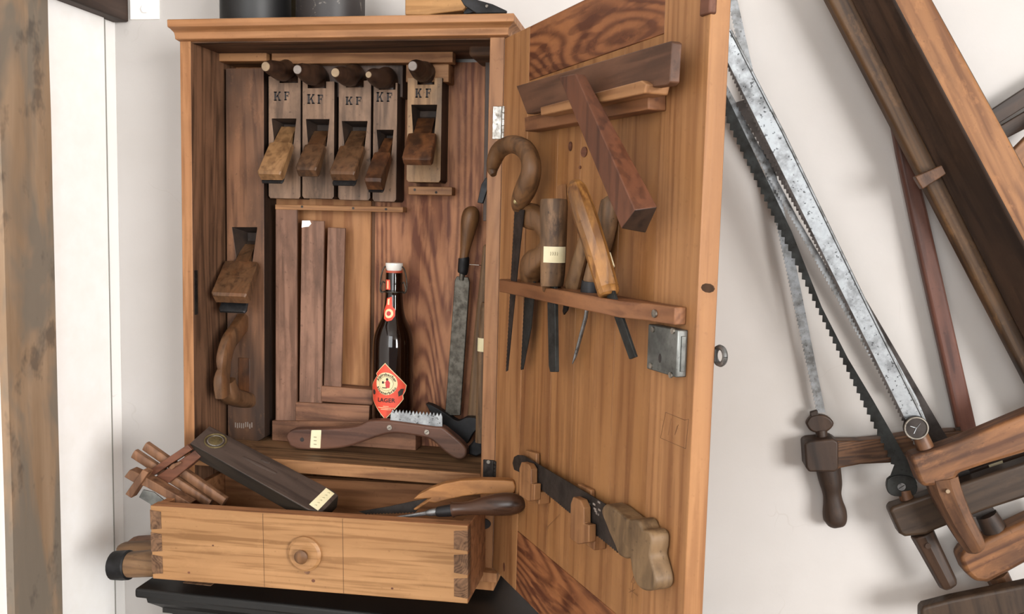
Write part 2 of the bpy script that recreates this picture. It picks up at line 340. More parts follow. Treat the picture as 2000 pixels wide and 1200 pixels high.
def disc(bm, c, r, t, seg=20, mi=0, rz=None):  # flat disc facing -y
    rz = rz or r
    prism(bm, [(c[0]+r*math.cos(2*PI*k/seg), c[2]+rz*math.sin(2*PI*k/seg)) for k in range(seg)], c[1]-t, c[1], mi)
def lathe(bm, prof, seg=32, mi=0, c=(0, 0)):   # prof: (r, z) from bottom to top
    rings = [[bm.verts.new((c[0]+r*math.cos(2*PI*k/seg), c[1]+r*math.sin(2*PI*k/seg), z)) for k in range(seg)] for r, z in prof]
    for a, b in zip(rings, rings[1:]):
        for k in range(seg): bm.faces.new([a[k], a[(k+1) % seg], b[(k+1) % seg], b[k]]).material_index = mi
    bm.faces.new(rings[0][::-1]).material_index = mi; bm.faces.new(rings[-1]).material_index = mi
def teeth(a, b, n, depth, side=1, rake=.5):    # saw-tooth points from a to b (2D), teeth standing out by depth
    a, b = Vector(a), Vector(b); d = (b-a)/n; nrm = Vector((-d.y, d.x)).normalized()*depth*side; out = []
    for i in range(n):
        out += [tuple(a+d*i), tuple(a+d*(i+rake)+nrm)]
    out.append(tuple(b)); return out

def obj(name, bm, mats, parent=None, Mx=None, bevel=0, seg=2, sharp=35):
    bmesh.ops.recalc_face_normals(bm, faces=bm.faces)
    me = bpy.data.meshes.new(name); bm.to_mesh(me); bm.free()
    for m in (mats if isinstance(mats, (list, tuple)) else [mats]): me.materials.append(M[m] if isinstance(m, str) else m)
    o = bpy.data.objects.new(name, me); COL.objects.link(o)
    for p in me.polygons: p.use_smooth = True
    me.set_sharp_from_angle(angle=math.radians(sharp))
    if parent: o.parent = parent
    if Mx is not None:
        o.matrix_local = Mx if not parent else Mx
    if bevel:
        md = o.modifiers.new('bevel', 'BEVEL'); md.width = bevel; md.segments = seg; md.limit_method = 'ANGLE'; md.angle_limit = math.radians(40); md.harden_normals = False
    return o
def BM(): return bmesh.new()
def thing(name, label, cat, Mx=CAB, group=None):
    o = bpy.data.objects.new(name, None); COL.objects.link(o); o.empty_display_size = .02; o.matrix_world = Mx
    o['label'] = label; o['category'] = cat
    if group: o['group'] = group
    return o
def tag(o, label, cat, group=None):
    o['label'] = label; o['category'] = cat
    if group: o['group'] = group
    return o
def struct(o): o['kind'] = 'structure'; return o
def cut(me_obj, bm):                           # boolean difference, applied
    bmesh.ops.recalc_face_normals(bm, faces=bm.faces)
    me = bpy.data.meshes.new('cutter'); bm.to_mesh(me); bm.free()
    for m in me_obj.data.materials: me.materials.append(m)
    c = bpy.data.objects.new('cutter', me); COL.objects.link(c); c.parent = me_obj.parent
    md = me_obj.modifiers.new('b', 'BOOLEAN'); md.object = c; md.operation = 'DIFFERENCE'; md.solver = 'EXACT'
    bpy.context.view_layer.update()
    new = bpy.data.meshes.new_from_object(me_obj.evaluated_get(bpy.context.evaluated_depsgraph_get()))
    me_obj.modifiers.clear(); me_obj.data = new; bpy.data.objects.remove(c)
    for p in new.polygons: p.use_smooth = True
    new.set_sharp_from_angle(angle=math.radians(30))
def matby(o, fn):                              # material index by face normal / centre
    for p in o.data.polygons: p.material_index = fn(p.normal, p.center)
def ellip(c, rx, rz, n=20, a0=0, a1=2*PI): return [(c[0]+rx*math.cos(a0+(a1-a0)*k/n), c[1]+rz*math.sin(a0+(a1-a0)*k/n)) for k in range(n)]
def textmesh(s, size, spacing=1.0):            # built-in font to a bmesh-ready triangle list, centred
    cu = bpy.data.curves.new('t', 'FONT'); cu.body = s; cu.size = size; cu.align_x = 'CENTER'; cu.space_character = spacing; cu.resolution_u = 3; cu.offset = size*.022
    o = bpy.data.objects.new('t', cu); COL.objects.link(o); bpy.context.view_layer.update()
    me = bpy.data.meshes.new_from_object(o.evaluated_get(bpy.context.evaluated_depsgraph_get()))
    vs = [v.co.copy() for v in me.vertices]; fs = [tuple(p.vertices) for p in me.polygons]
    bpy.data.objects.remove(o); bpy.data.meshes.remove(me); return vs, fs

# ================================================================== THE ROOM
WY = .165                                      # back wall plane
XL = hit(CAB, 238, 600, WY).x - .004           # left wall plane
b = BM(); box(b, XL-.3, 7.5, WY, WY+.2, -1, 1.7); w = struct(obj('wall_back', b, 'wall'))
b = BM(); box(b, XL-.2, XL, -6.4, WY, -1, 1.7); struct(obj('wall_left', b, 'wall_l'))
b = BM(); box(b, XL-.2, 7.5, -6.5, WY+.2, -1.1, -1); struct(obj('floor', b, 'floor'))
b = BM(); box(b, XL-.2, 7.5, -6.5, WY+.2, 1.7, 1.8); struct(obj('ceiling', b, 'ceil'))
# thin white lining board on the left wall, its edge shows as a fine line beside the corner
b = BM(); box(b, XL, XL+.006, -.030, WY-.040, -1, .98); struct(obj('trim_1', b, 'white_paint', bevel=.001))
b = BM(); box(b, XL, XL+.0066, WY-.0400, WY-.0378, -1, .938); struct(obj('trim_7', b, 'joint'))
# mottled timber post standing in the left wall, wavy edge
def post():
    b = BM(); n = 40; L, R_ = [], []
    for i in range(n+1):
        z = -1+2.7*i/n; L.append((-.141+.003*mnoise.noise((z*3, 0, 5)), z)); R_.append((-.030+.003*mnoise.noise((z*5, 2, 1)), z))
    pts = L + R_[::-1]
    va = [b.verts.new((XL+.014, p[0], p[1])) for p in pts]; vb = [b.verts.new((XL-.02, p[0], p[1])) for p in pts]
    b.faces.new(va); b.faces.new(vb[::-1])
    for i in range(len(pts)): b.faces.new([va[i], va[(i+1) % len(pts)], vb[(i+1) % len(pts)], vb[i]])
    return obj('trim_2', b, 'post')
struct(post())
# dark ceiling-high timber running along the left wall above the post
b = BM(); box(b, XL-.02, XL+.03, -1.4, WY-.003, .940, 1.08); struct(obj('trim_3', b, 'beam', bevel=.003))
# painted plate with a bolt head on the back wall by the beam
pl = [hit(CAB, *p, WY) for p in ((255, -60), (312, 38))]
b = BM(); box(b, pl[0].x, pl[1].x, WY-.004, WY+.002, pl[1].z, 1.05); struct(obj('trim_4', b, 'white_paint', bevel=.001))
hc = hit(CAB, 285, 18, WY-.004); b = BM(); disc(b, hc, .008, .006, 6); struct(obj('trim_5', b, 'white_paint', bevel=.0015))
# dark red low trim glimpsed beyond the post
b = BM(); box(b, XL-.001, XL+.02, -.6, -.145, -.2, -.05); struct(obj('trim_6', b, 'dark_handle'))

# ================================================================== BLACK CHEST
t = thing('chest', 'black painted chest with moulded top under the wooden tool cabinet', 'chest', shift(CAB, (-.03, -.1, -1)))
b = BM()
xa, xb, ya, yb = 0, .86, 0, .255               # local, front at y=0
for off, z0, z1 in ((0, .984, 1.0),):
    box(b, xa, xb, ya, yb, z0, z1)
obj('top', b, 'black_paint', t, bevel=.004)
b = BM()
pr = [(.012, .984), (.014, .972), (.026, .962), (.030, .958), (.030, .95)]
loops = [[(xa+o, ya+o, z), (xb-o, ya+o, z), (xb-o, yb, z), (xa+o, yb, z)] for o, z in pr]
vs = [[b.verts.new(p) for p in L] for L in loops]
for A, B_ in zip(vs, vs[1:]):
    for i in range(4): b.faces.new([A[i], A[(i+1) % 4], B_[(i+1) % 4], B_[i]])
b.faces.new(vs[0]); b.faces.new(vs[-1][::-1])
obj('moulding', b, 'black_paint', t)
b = BM(); box(b, xa+.04, xb-.04, ya+.04, yb, .02, .952); obj('carcass', b, 'black_paint', t, bevel=.003)
for s in (0, 1):
    b = BM(); x0 = xa+.07+s*.37; box(b, x0, x0+.33, ya+.032, ya+.042, .1, .925); obj('door', b, 'black_paint', t, bevel=.003)
b = BM(); box(b, xa+.03, xb-.03, ya+.03, yb, 0, .07); obj('plinth', b, 'black_paint', t, bevel=.003)

# ================================================================== TOOL CABINET
W, H, DY = .53, .872, .15
cab = thing('tool_cabinet', 'open pine tool cabinet with moulded cornice standing on the black chest', 'cabinet')
def side(x0, x1, inner):
    b = BM(); box(b, x0, x1, 0, DY+.008, .047, H)
    o = obj('side_panel', b, ['front', 'inner'], cab, bevel=.0008)
    matby(o, lambda n, c: 1 if n.x*inner > .5 else 0); return o
side(0, .019, 1); side(W-.022, W, -1)
b = BM(); box(b, .019, W-.022, .004, DY+.008, H-.003, H+.004); obj('top_panel', b, 'inner_top', cab)
# cornice: moulded profile returned round both ends
b = BM(); pr = [(.002, H-.001), (.008, H+.001), (.0085, H+.006), (.010, H+.011), (.016, H+.0155), (.0205, H+.0175), (.021, H+.028), (.0195, H+.0295)]
vs = [[b.verts.new(p) for p in ((-o*.45, -o, z), (W+o*.85, -o, z), (W+o*.85, DY+.01, z), (-o*.45, DY+.01, z))] for o, z in pr]
for A, B_ in zip(vs, vs[1:]):
    for i in range(4): b.faces.new([A[i], A[(i+1) % 4], B_[(i+1) % 4], B_[i]])
b.faces.new(vs[0][::-1]); b.faces.new(vs[-1]); obj('cornice', b, 'cornice', cab, bevel=.0008)
# back boards: pale boards left of the groove, flamed board right of it
gx = hit(CAB, 727, 600, DY).x
b = BM()
box(b, .019, gx-.004, DY, DY+.008, .05, H-.01, 0); box(b, gx+.004, W-.022, DY, DY+.008, .05, H-.01, 1); box(b, gx-.006, gx+.006, DY+.005, DY+.009, .05, H-.01, 2)
obj('back_panel', b, ['back_pale', 'back_red', 'inner'], cab)
b = BM(); box(b, .019, W-.022, .002, DY, .178, .1984); obj('shelf', b, 'shelf', cab, bevel=.0015)
# lower front edge of the shelf is oiled
b = BM(); box(b, .019, W-.022, -.001, .003, .1775, .1985); obj('shelf_lipping', b, 'rail', cab, bevel=.001)
b = BM(); box(b, .019, W-.022, .0, DY, .03, .047); obj('bottom_panel', b, 'inner_top', cab)
# base moulding with ogee lower edge
b = BM(); pr = [(.008, .047), (.011, .046), (.011, .031), (.005, .029), (.004, .013), (-.01, .010), (-.02, .0)]
vs = [[b.verts.new(p) for p in ((-o, -o*1.6, z), (W+o, -o*1.6, z), (W+o, DY+.008, z), (-o, DY+.008, z))] for o, z in pr]
for A, B_ in zip(vs, vs[1:]):
    for i in range(4): b.faces.new([A[i], A[(i+1) % 4], B_[(i+1) % 4], B_[i]])
b.faces.new(vs[0]); b.faces.new(vs[-1][::-1]); obj('base_moulding', b, 'front', cab, bevel=.0008)
# battens that hold the planes
def px_box(y0, y1, a, c, mat, name, bevel=.0012, nails=()):
    P, Q = hit(CAB, *a, y0), hit(CAB, *c, y0); b = BM()
    box(b, P.x, Q.x, y0, y1, min(P.z, Q.z), max(P.z, Q.z)); o = obj(name, b, mat, cab, bevel=bevel)
    for n in nails:
        h = hit(CAB, *n, y0); b = BM(); disc(b, (h.x, y0+.001, h.z), .0022, .0016, 10); obj('nail', b, 'hinge_dark', o)
    return o
px_box(.090, DY, (427, 93), (520, 119), 'rail', 'batten')
px_box(.0955, .118, (530, 97), (884, 122), 'rail', 'batten')
px_box(.12, DY, (528, 124), (786, 190), 'greyboard', 'batten'); px_box(.112, DY, (793, 124), (876, 160), 'rail', 'batten')
px_box(.113, .137, (537, 399), (787, 415), 'rail', 'batten', nails=((590, 404), (690, 407), (754, 409)))
px_box(.118, .140, (797, 364), (883, 382), 'rail', 'batten', nails=((810, 371), (852, 376)))
px_box(.055, DY, (916, 84), (985, 109), 'inner_top', 'batten', .004)
# strike slot in left side
h0, h1 = hit(CAB, 380, 528, .012), hit(CAB, 380, 614, .012)
b = BM(); box(b, .0185, .0200, .004, .013, h1.z, h0.z); obj('strike_plate', b, 'hinge_dark', cab)
# hinges
def hinge(pa, pb, mat, name='hinge'):
    P, Q = hit(CAB, *pa, -.001), hit(CAB, *pb, -.001); b = BM()
    box(b, P.x, .529, -.0022, .0005, Q.z, P.z); o = obj(name, b, mat, cab, bevel=.0005)
    b = BM(); n = 5
    for i in range(n):
        z0 = Q.z+(P.z-Q.z)*i/n; tube(b, [(.532, -.003, z0+.0004), (.532, -.003, z0+(P.z-Q.z)/n-.0004)], [.0038, .0038], 12)
    obj('knuckle', b, mat, o)
    b = BM(); c = Vector(((P.x+.529)/2, -.0022, (P.z+Q.z)/2)); disc(b, c+Vector((0, 0, .012)), .003, .0008, 10); obj('screw', b, 'screw', o)
b = BM(); h = hit(CAB, 938, 1023, -.002); disc(b, (h.x, .0005, h.z), .017, .004, 20, 0, .0095); obj('stop_peg', b, 'ink', cab)
hinge((963, 208), (988, 272), 'hinge'); hinge((944, 898), (965, 936), 'hinge_dark')
# drawer, pulled out and sitting a little skew
A, B_ = hit(CAB, 301, 1129, -.12), hit(CAB, 915, 1178, -.12)
rz = math.atan2(B_.z-A.z, B_.x-A.x)
DRW = Matrix.Translation(A) @ Matrix.Rotation(-rz, 4, 'Y')
dw = (B_-A).length; dh = .1165; dt = .014; dl = .215
dr = BM()
box(dr, 0, dt, 0, dl, 0, dh-.002); box(dr, dw-dt, dw, 0, dl, 0, dh-.002)
box(dr, dt, dw-dt, dl-dt, dl, 0, dh-.006); box(dr, dt, dw-dt, .004, dl-.004, .006, .012)
drawer = obj('drawer', dr, 'drawer_in', cab, DRW, bevel=.001)
matby(drawer, lambda n, c: 0)
b = BM(); box(b, 0, dw, -.004, .018, 0, dh); df = obj('drawer_front', b, ['drawer', 'drawer_in'], drawer, bevel=.0012)
matby(df, lambda n, c: 1 if n.z > .5 or n.y > .5 or abs(n.x) > .5 else 0)
for x0, x1 in ((0, .018), (dw-.0205, dw)):
    b = BM()
    for k in range(3):
        zc = dh*(.20+.305*k); hh = .0155
        lo, hi = (1.0, .86) if x0 == 0 else (.86, 1.0)
        pts = [(x0-(.0003 if x0 == 0 else 0), zc-hh*lo), (x1+(.0003 if x0 else 0), zc-hh*hi), (x1+(.0003 if x0 else 0), zc+hh*hi), (x0-(.0003 if x0 == 0 else 0), zc+hh*lo)]
        prism(b, pts, -.0046, .012)
    obj('dovetail', b, 'end', drawer)
kc = DRW.inverted() @ hit(CAB, 597, 1081, -.124)
b = BM(); tube(b, [(kc.x, -.003, kc.z), (kc.x, -.009, kc.z), (kc.x, -.012, kc.z)], [.0265, .0265, .0225], 28); obj('rosette', b, 'drawer', drawer)
b = BM(); tube(b, [(kc.x, -.010, kc.z), (kc.x, -.014, kc.z), (kc.x, -.018, kc.z), (kc.x, -.022, kc.z), (kc.x, -.0245, kc.z)], [.008, .0065, .0095, .0105, .0065], 20); obj('knob', b, 'pear', drawer)
for px in (515, 670):
    b = BM(); h = DRW.inverted() @ hit(CAB, px, 1080, -.124); box(b, h.x-.0003, h.x+.0003, -.0043, -.003, .001, dh-.001)
    obj('scribed_line', b, 'wedge', drawer)
# ---- the open door
door = BM(); zb, zt = .049, .869
door_o = obj('door', door, 'door_panel', cab, DOOR)
S1, S2, RT, RB, T = .0955, .4475, .794, .1405, .023
b = BM(); n = 4
edges = [S1, .195, .262, .365, S2]
for a, c in zip(edges, edges[1:]): box(b, a+.0003, c-.0003, .0012, T-.003, RB, RT)
obj('door_panel', b, 'door_panel', door_o, bevel=.0006)
b = BM(); box(b, .001, S1, 0, T, zb, zt); obj('door_stile', b, 'door_stile', door_o, bevel=.001)
b = BM(); box(b, S2, .53, 0, T, zb, zt); obj('door_stile', b, 'door_stile', door_o, bevel=.001)
b = BM(); box(b, S1, S2, .0003, T, RT, zt); obj('door_rail', b, 'door_rail', door_o, bevel=.001)
b = BM(); box(b, S1, S2, .0003, T, zb, RB); obj('door_rail', b, 'door_rail', door_o, bevel=.001)
# bored tool rail with a chamfered free end
yR = -.036
u0, u1, u2 = hit(DOOR, 972, 555, yR).x, hit(DOOR, 1209, 600, yR).x, hit(DOOR, 1341, 610, 0).x
zR0, zR1 = .4955, .5135
b = BM(); plan = [(u0, yR+.004), (u0+.006, yR), (u1, yR), (u1+.032, -.020), (u2, -.014), (u2, 0), (u0, 0)]
va = [b.verts.new((p[0], p[1], zR0)) for p in plan]; vb = [b.verts.new((p[0], p[1], zR1)) for p in plan]
b.faces.new(va); b.faces.new(vb[::-1])
for i in range(len(plan)): b.faces.new([va[i], va[(i+1) % 7], vb[(i+1) % 7], vb[i]])
obj('tool_rail', b, 'tool_rail', door_o, bevel=.0012)
h = hit(DOOR, 1277, 613, -.02); b = BM(); disc(b, (h.x, -.0185, h.z), .0042, .002, 14); obj('screw', b, 'screw', door_o)
# rim lock
yl = -.012; P, Q = hit(DOOR, 1266, 633, yl), hit(DOOR, 1320, 738, yl)
b = BM(); box(b, P.x, Q.x+.0005, yl, 0, Q.z, P.z); lock = obj('lock', b, 'lock', door_o, bevel=.0012)
for px in ((1276, 644), (1315, 647), (1272, 715), (1311, 733)):
    h = hit(DOOR, *px, yl); b = BM(); disc(b, (h.x, yl+.0005, h.z), .0031, .0022, 12); obj('screw', b, 'screw', lock)
h = hit(DOOR, 1289, 700, yl); b = BM(); disc(b, (h.x, yl+.0002, h.z), .0026, .0005, 14, 0, .0048); obj('keyhole', b, 'ink', lock)
b = BM(); zc = (P.z+Q.z)/2; box(b, Q.x, Q.x+.0022, yl+.004, yl+.009, zc-.018, zc+.018); obj('lock_bolt', b, 'lock', lock, bevel=.0004)
# hooked holders: upper pair for the square, lower pair for the saw
def holder(pts_lip, y0, y1, pts_back, yb, name='holder', mat='bracket'):
    b = BM()
    if pts_back: prism(b, tr(DOOR, pts_back, yb), yb, .001)
    if pts_lip: prism(b, tr(DOOR, pts_lip, y0), y0, y1)
    return obj(name, b, mat, door_o, bevel=.0015)
b = BM(); P = tr(DOOR, [(1024, 229), (1266, 178), (1266, 214), (1025, 257)], -.022); prism(b, P, -.022, 0)
obj('holder', b, 'tool_rail', door_o, bevel=.0015)
b = BM(); P = tr(DOOR, [(1055, 209), (1252, 157), (1262, 164), (1258, 182), (1056, 226)], -.042); prism(b, P, -.042, -.014)
obj('holder_lip', b, 'rail', door_o, bevel=.0015)
for lip, back in (([(1014, 915), (1018, 903), (1031, 907), (1037, 917), (1037, 945), (1044, 946), (1043, 978), (1031, 980), (1014, 968)], [(1027, 880), (1047, 886), (1047, 975), (1027, 970)]),
                  ([(1114, 985), (1119, 971), (1133, 977), (1140, 993), (1140, 1023), (1150, 1026), (1150, 1060), (1128, 1064), (1113, 1052)], [(1128, 945), (1154, 958), (1152, 1058), (1128, 1055)])):
    b = BM(); prism(b, tr(DOOR, lip, -.024), -.024, -.014); q = tr(DOOR, lip, -.024)
    zm = min(p[1] for p in q); xm = [p[0] for p in q]; box(b, min(xm)+.001, max(xm)-.001, -.016, 0, zm+.001, zm+.018)
    k = tr(DOOR, back, -.006); prism(b, k, -.006, 0)
    obj('saw_holder', b, 'bracket', door_o, bevel=.0012)
# hasp eye on the outer face
e = hit(DOOR, 1405, 692, .03); b = BM(); R0, r0 = .0085, .0028
C0 = Vector((.5325, .0275, e.z-.001)); n = 24
tube(b, [C0+Vector((R0*math.cos(2*PI*k/n), 0, R0*math.sin(2*PI*k/n))) for k in range(n+1)], [r0]*(n+1), 8)
box(b, .50, .53, .023, .0265, C0.z-.006, C0.z+.006)
obj('hasp_eye', b, 'bladegrey', door_o)
b = BM(); h = hit(DOOR, 1382, 563, 0); 
prism(b, [(h.x+.0105*math.cos(a*.628), h.z+.0045*math.sin(a*.628)) for a in range(10)], -.0004, .001); obj('knot', b, 'wedge', door_o)
for px, rx, rz in (((1142, 297), .013, .0065), ((1115, 286), .0075, .0060), ((1134, 327), .004, .002), ((986, 1108), .007, .007)):
    h = hit(DOOR, *px, .0012); b = BM(); disc(b, (h.x, .0014, h.z), rx*.6, .0017, 14, 0, rz); obj('knot', b, 'gauge', door_o)
for px, r in (((369, 1119), .0022), ((612, 1135), .003), ((416, 1066), .0016), ((766, 1150), .002), ((600, 1118), .0045)):
    h = DRW.inverted() @ hit(CAB, *px, -.124); b = BM(); disc(b, (h.x, -.0036, h.z), r, .0007, 12, 0, r*.8); obj('knot', b, 'gauge_bar' if r > .004 else 'gauge', drawer)
h = hit(DOOR, 1412, 6, 0); b = BM(); box(b, .515, .532, -.003, .006, h.z-.006, h.z+.02); obj('turn_button', b, 'gauge', door_o, bevel=.002)
# pencil scribbles
def scribble(lines, y, parent, mat='gauge_bar', w=.0005, Mx=DOOR):
    b = BM()
    for L in lines:
        P = [hit(Mx, *p, y) for p in L]; tube(b, P, [w/2]*len(P), 4)
    return obj('pencil_mark', b, mat, parent)
scribble([[(1300, 806), (1337, 821), (1345, 819), (1339, 877), (1290, 856), (1300, 806)], [(1311, 818), (1305, 850)], [(1325, 830), (1318, 850), (1323, 832)]], -.0002, door_o)
scribble([[(1237, 1126), (1240, 1140), (1233, 1138), (1237, 1126)], [(1228, 1150), (1245, 1165)], [(1236, 1140), (1233, 1168)], [(1228, 1158), (1240, 1152)]], -.0002, door_o)
scribble([[(1068, 1031), (1093, 1005)], [(1062, 1026), (1071, 1033)]], -.0002, door_o)

# ================================================================== PLANES IN THE CABINET
LET = {'K': [[(0, 0), (.32, 0), (.32, 1), (0, 1)], [(-.08, 0), (.42, 0), (.42, .12), (-.08, .12)], [(-.08, .88), (.42, .88), (.42, 1), (-.08, 1)],
             [(.3, .42), (.42, .36), (.95, .9), (.95, 1), (.78, 1)], [(.42, .56), (.72, 0), (1.0, 0), (.58, .68)], [(.62, 0), (1.08, 0), (1.08, .12), (.62, .12)], [(.66, .88), (1.05, .88), (1.05, 1), (.66, 1)]],
       'F': [[(0, 0), (.32, 0), (.32, 1), (0, 1)], [(-.08, 0), (.45, 0), (.45, .12), (-.08, .12)], [(-.08, .86), (.9, .86), (.9, 1), (-.08, 1)], [(.78, .66), (.9, .66), (.9, .9), (.78, .9)],
             [(.3, .46), (.68, .46), (.68, .58), (.3, .58)], [(.6, .36), (.7, .36), (.7, .68), (.6, .68)]]}
def stamp(parent, x, z, w, h, ch, y):
    b = BM()
    for q in LET[ch]: prism(b, [(x+p[0]*w, z+p[1]*h) for p in q], y-.0003, y+.0005)
    return b
YP = .105
def wedge_loft(b, I, O, wi, wo, ti, to, E=None):   # narrow tongue to E, then the full-width block to O
    d = (O-I).normalized(); n = Vector((0, -d.z, d.y)); n = n if n.z > 0 else -n
    n.normalize(); x = Vector((1, 0, 0))
    def sec(c, w, t, ch):
        w2 = w/2
        return [c+x*-w2, c+x*w2, c+x*w2+n*(t-ch), c+x*(w2-ch)+n*t, c-x*(w2-ch)+n*t, c+x*-w2+n*(t-ch)]
    S = [sec(I, wi, ti, .0005)]
    if E is not None: S += [sec(E, wi, to*.62, .0008), sec(E+d*.0025, wo*.97, to*.68, .0015)]
    S += [sec(O-d*.005, wo, to, .002), sec(O, wo*.9, to*.84, .002)]
    va = [[b.verts.new(p) for p in L] for L in S]
    b.faces.new(va[0][::-1]); b.faces.new(va[-1])
    for P, Q in zip(va, va[1:]):
        for i in range(6): b.faces.new([P[i], P[(i+1) % 6], Q[(i+1) % 6], Q[i]])
def kf_plane(label, tl, trr, bl, br, throat, wend, win, wout_px, tip, horn_w, letters, body='plane', wedge='wedge', horn_end='horn_end', iron=0, depth=.045, wt=.017, yo=.052, group='initialled smoothing planes on the back of the cabinet'):
    a, c, d, e = (hit(CAB, *p, YP) for p in (tl, trr, bl, br))
    x0, x1, z0, z1 = (a.x+d.x)/2, (c.x+e.x)/2, (d.z+e.z)/2, (a.z+c.z)/2
    Mx = Matrix.Translation(((x0+x1)/2, YP, z0)); w2 = (x1-x0)/2; L = z1-z0; I = Mx.inverted()
    t = thing('hand_plane', label, 'plane', Mx, group)
    g = lambda p, y=YP: I @ hit(CAB, *p, y)
    # body with toe notch and throat
    b = BM(); hw = horn_w/2*pxm(CAB, *tl, YP); hx = (g(tip[1])).x
    out = [(-w2+.003, 0), (w2-.003, 0), (w2, .004), (w2, L), (hx+hw, L), (hx+hw, L-.011), (hx-hw, L-.011), (hx-hw, L), (-w2, L), (-w2, .004)]
    prism(b, out, 0, depth); bo = obj('body', b, [body, 'shaded_side', 'throat'], t)
    matby(bo, lambda n, c: 1 if n.x > .5 else 0)  # right side painted darker, its shade put into the colour
    q = [g(p) for p in throat]; b = BM()
    f = [Vector((p.x, -.004, p.z)) for p in q]
    zt, zl = q[0].z, q[2].z; cxm = (q[2].x+q[3].x)/2; wm = abs(q[2].x-q[3].x)/2
    bk = [Vector((cxm-wm, depth-.006, zt-.006)), Vector((cxm+wm, depth-.006, zt-.006)), Vector((cxm+wm, depth-.006, zt-.016)), Vector((cxm-wm, depth-.006, zt-.016))]
    hexa(b, f, bk, 2); cut(bo, b)
    md = bo.modifiers.new('bevel', 'BEVEL'); md.width = .0014; md.segments = 2; md.limit_method = 'ANGLE'; md.angle_limit = math.radians(50)
    # wedge, iron
    O = g(wend, yo); E_ = Vector(((q[2].x+q[3].x)/2, -.003, zl-.002)); Ii = E_-(O-E_).normalized()*.046; O = Vector((O.x, O.y, O.z))
    wo = wout_px*pxm(CAB, *wend, yo)
    b = BM(); wedge_loft(b, Ii, O, wm*1.7, wo, .003, wt, E_); wo_ = obj('wedge', b, wedge, t, bevel=.0012)
    d_ = (O-Ii).normalized(); n = Vector((0, -d_.z, d_.y)); n = n if n.z > 0 else -n
    b = BM(); wedge_loft(b, Ii-n*.003, O-n*.004+d_*iron, wm*1.75, wo*.92, .003, .003); obj('iron', b, 'planeiron', t)
    # horn reaching out of the toe
    tp = I @ hit(CAB, *tip[0], .035); hb = Vector((hx, .022, L-.012))
    pts = [(hb.x, hb.y, hb.z, hw*1.12), (hb.x, hb.y-.004, hb.z+.013, hw*1.05), (hb.x+(tp.x-hb.x)*.12, .002, hb.z+.024, hw*1.0), (hb.x+(tp.x-hb.x)*.35, -.022, hb.z*.35+tp.z*.65+.006, .0165), (hb.x+(tp.x-hb.x)*.75, tp.y*.75, tp.z+.001, .0125), (tp.x, tp.y, tp.z, tip[2]*.5*pxm(CAB, *tip[0], .035))]
    s = smooth(pts, 5); b = BM(); tube(b, [p[:3] for p in s], [(p[3], min(p[3], .018)) for p in s], 16, 1, (0, 1, 0)); hn = obj('horn', b, 'horn', t)
    dirv = (Vector(s[-1][:3])-Vector(s[-3][:3])).normalized(); e0 = Vector(s[-1][:3])
    b = BM(); tube(b, [e0-dirv*.0005, e0+dirv*.0012], [s[-1][3]*.98, s[-1][3]*.9], 16); obj('horn_end', b, horn_end, hn)
    for ch, p in zip('KF', letters):
        q0, q1 = g((p[0], p[3])), g((p[2], p[1])); b = stamp(t, q0.x, q0.z, q1.x-q0.x, q1.z-q0.z, ch, 0)
        so = obj('stamped_letter', b, 'ink', t)
    return t
kf_plane('worn wooden plane with broad pale wedge, nearest the tall jointer plane', (523, 149), (585, 149), (526, 388), (589, 388), [(530, 231), (579, 231), (573, 285), (536, 285)],
         (531, 352), (561, 283), 50, ((519, 130), (564, 150), 19), 38, ((536, 179, 548, 197), (556, 179, 566, 196)), wedge='wedge_pale', iron=.004)
kf_plane('worn wooden plane with small dark wedge and pale mottled heel, second from the jointer', (589.5, 159), (653, 160), (592, 388), (652, 388), [(597, 232), (644, 232), (638, 290), (602, 290)],
         (602, 345), (624, 287), 44, ((581, 136), (619, 156), 18), 38, ((601, 184, 614, 203), (621, 185, 632, 203)), horn_end='horn_end_grey', iron=-.004)
kf_plane('worn wooden plane with its black iron showing below the wide dark wedge', (660, 157), (722, 158), (662, 391), (726, 391), [(667, 236), (718, 236), (712, 292), (673, 292)],
         (672, 353), (696, 287), 53, ((655, 142), (693, 156), 18), 36, ((676, 189, 688, 205), (696, 189, 707, 205)), iron=.008)
kf_plane('narrowest worn wooden plane with slim red-brown wedge, at right end of the row of four', (729, 161), (776, 163), (728, 394), (774, 394), [(735, 253), (769, 253), (764, 307), (740, 307)],
         (733, 371), (756, 303), 35, ((720, 146), (756, 160), 13), 34, ((736, 180, 748, 199), (756, 181, 767, 199)), wedge='wedge_rust', iron=.002, wt=.022)
kf_plane('pale wooden plane hanging alone on its own batten, right of the row of four', (796, 152), (863, 152), (794, 355), (861, 357), [(803, 204), (854, 204), (848, 266), (807, 266)],
         (816, 323), (832, 262), 60, ((806, 129), (832, 148), 19), 34, ((812, 173, 823, 191), (832, 173, 843, 191)), body='plane_pale', wedge='wedge_rust', horn_end='horn_end_grey', iron=-.006, wt=.014)
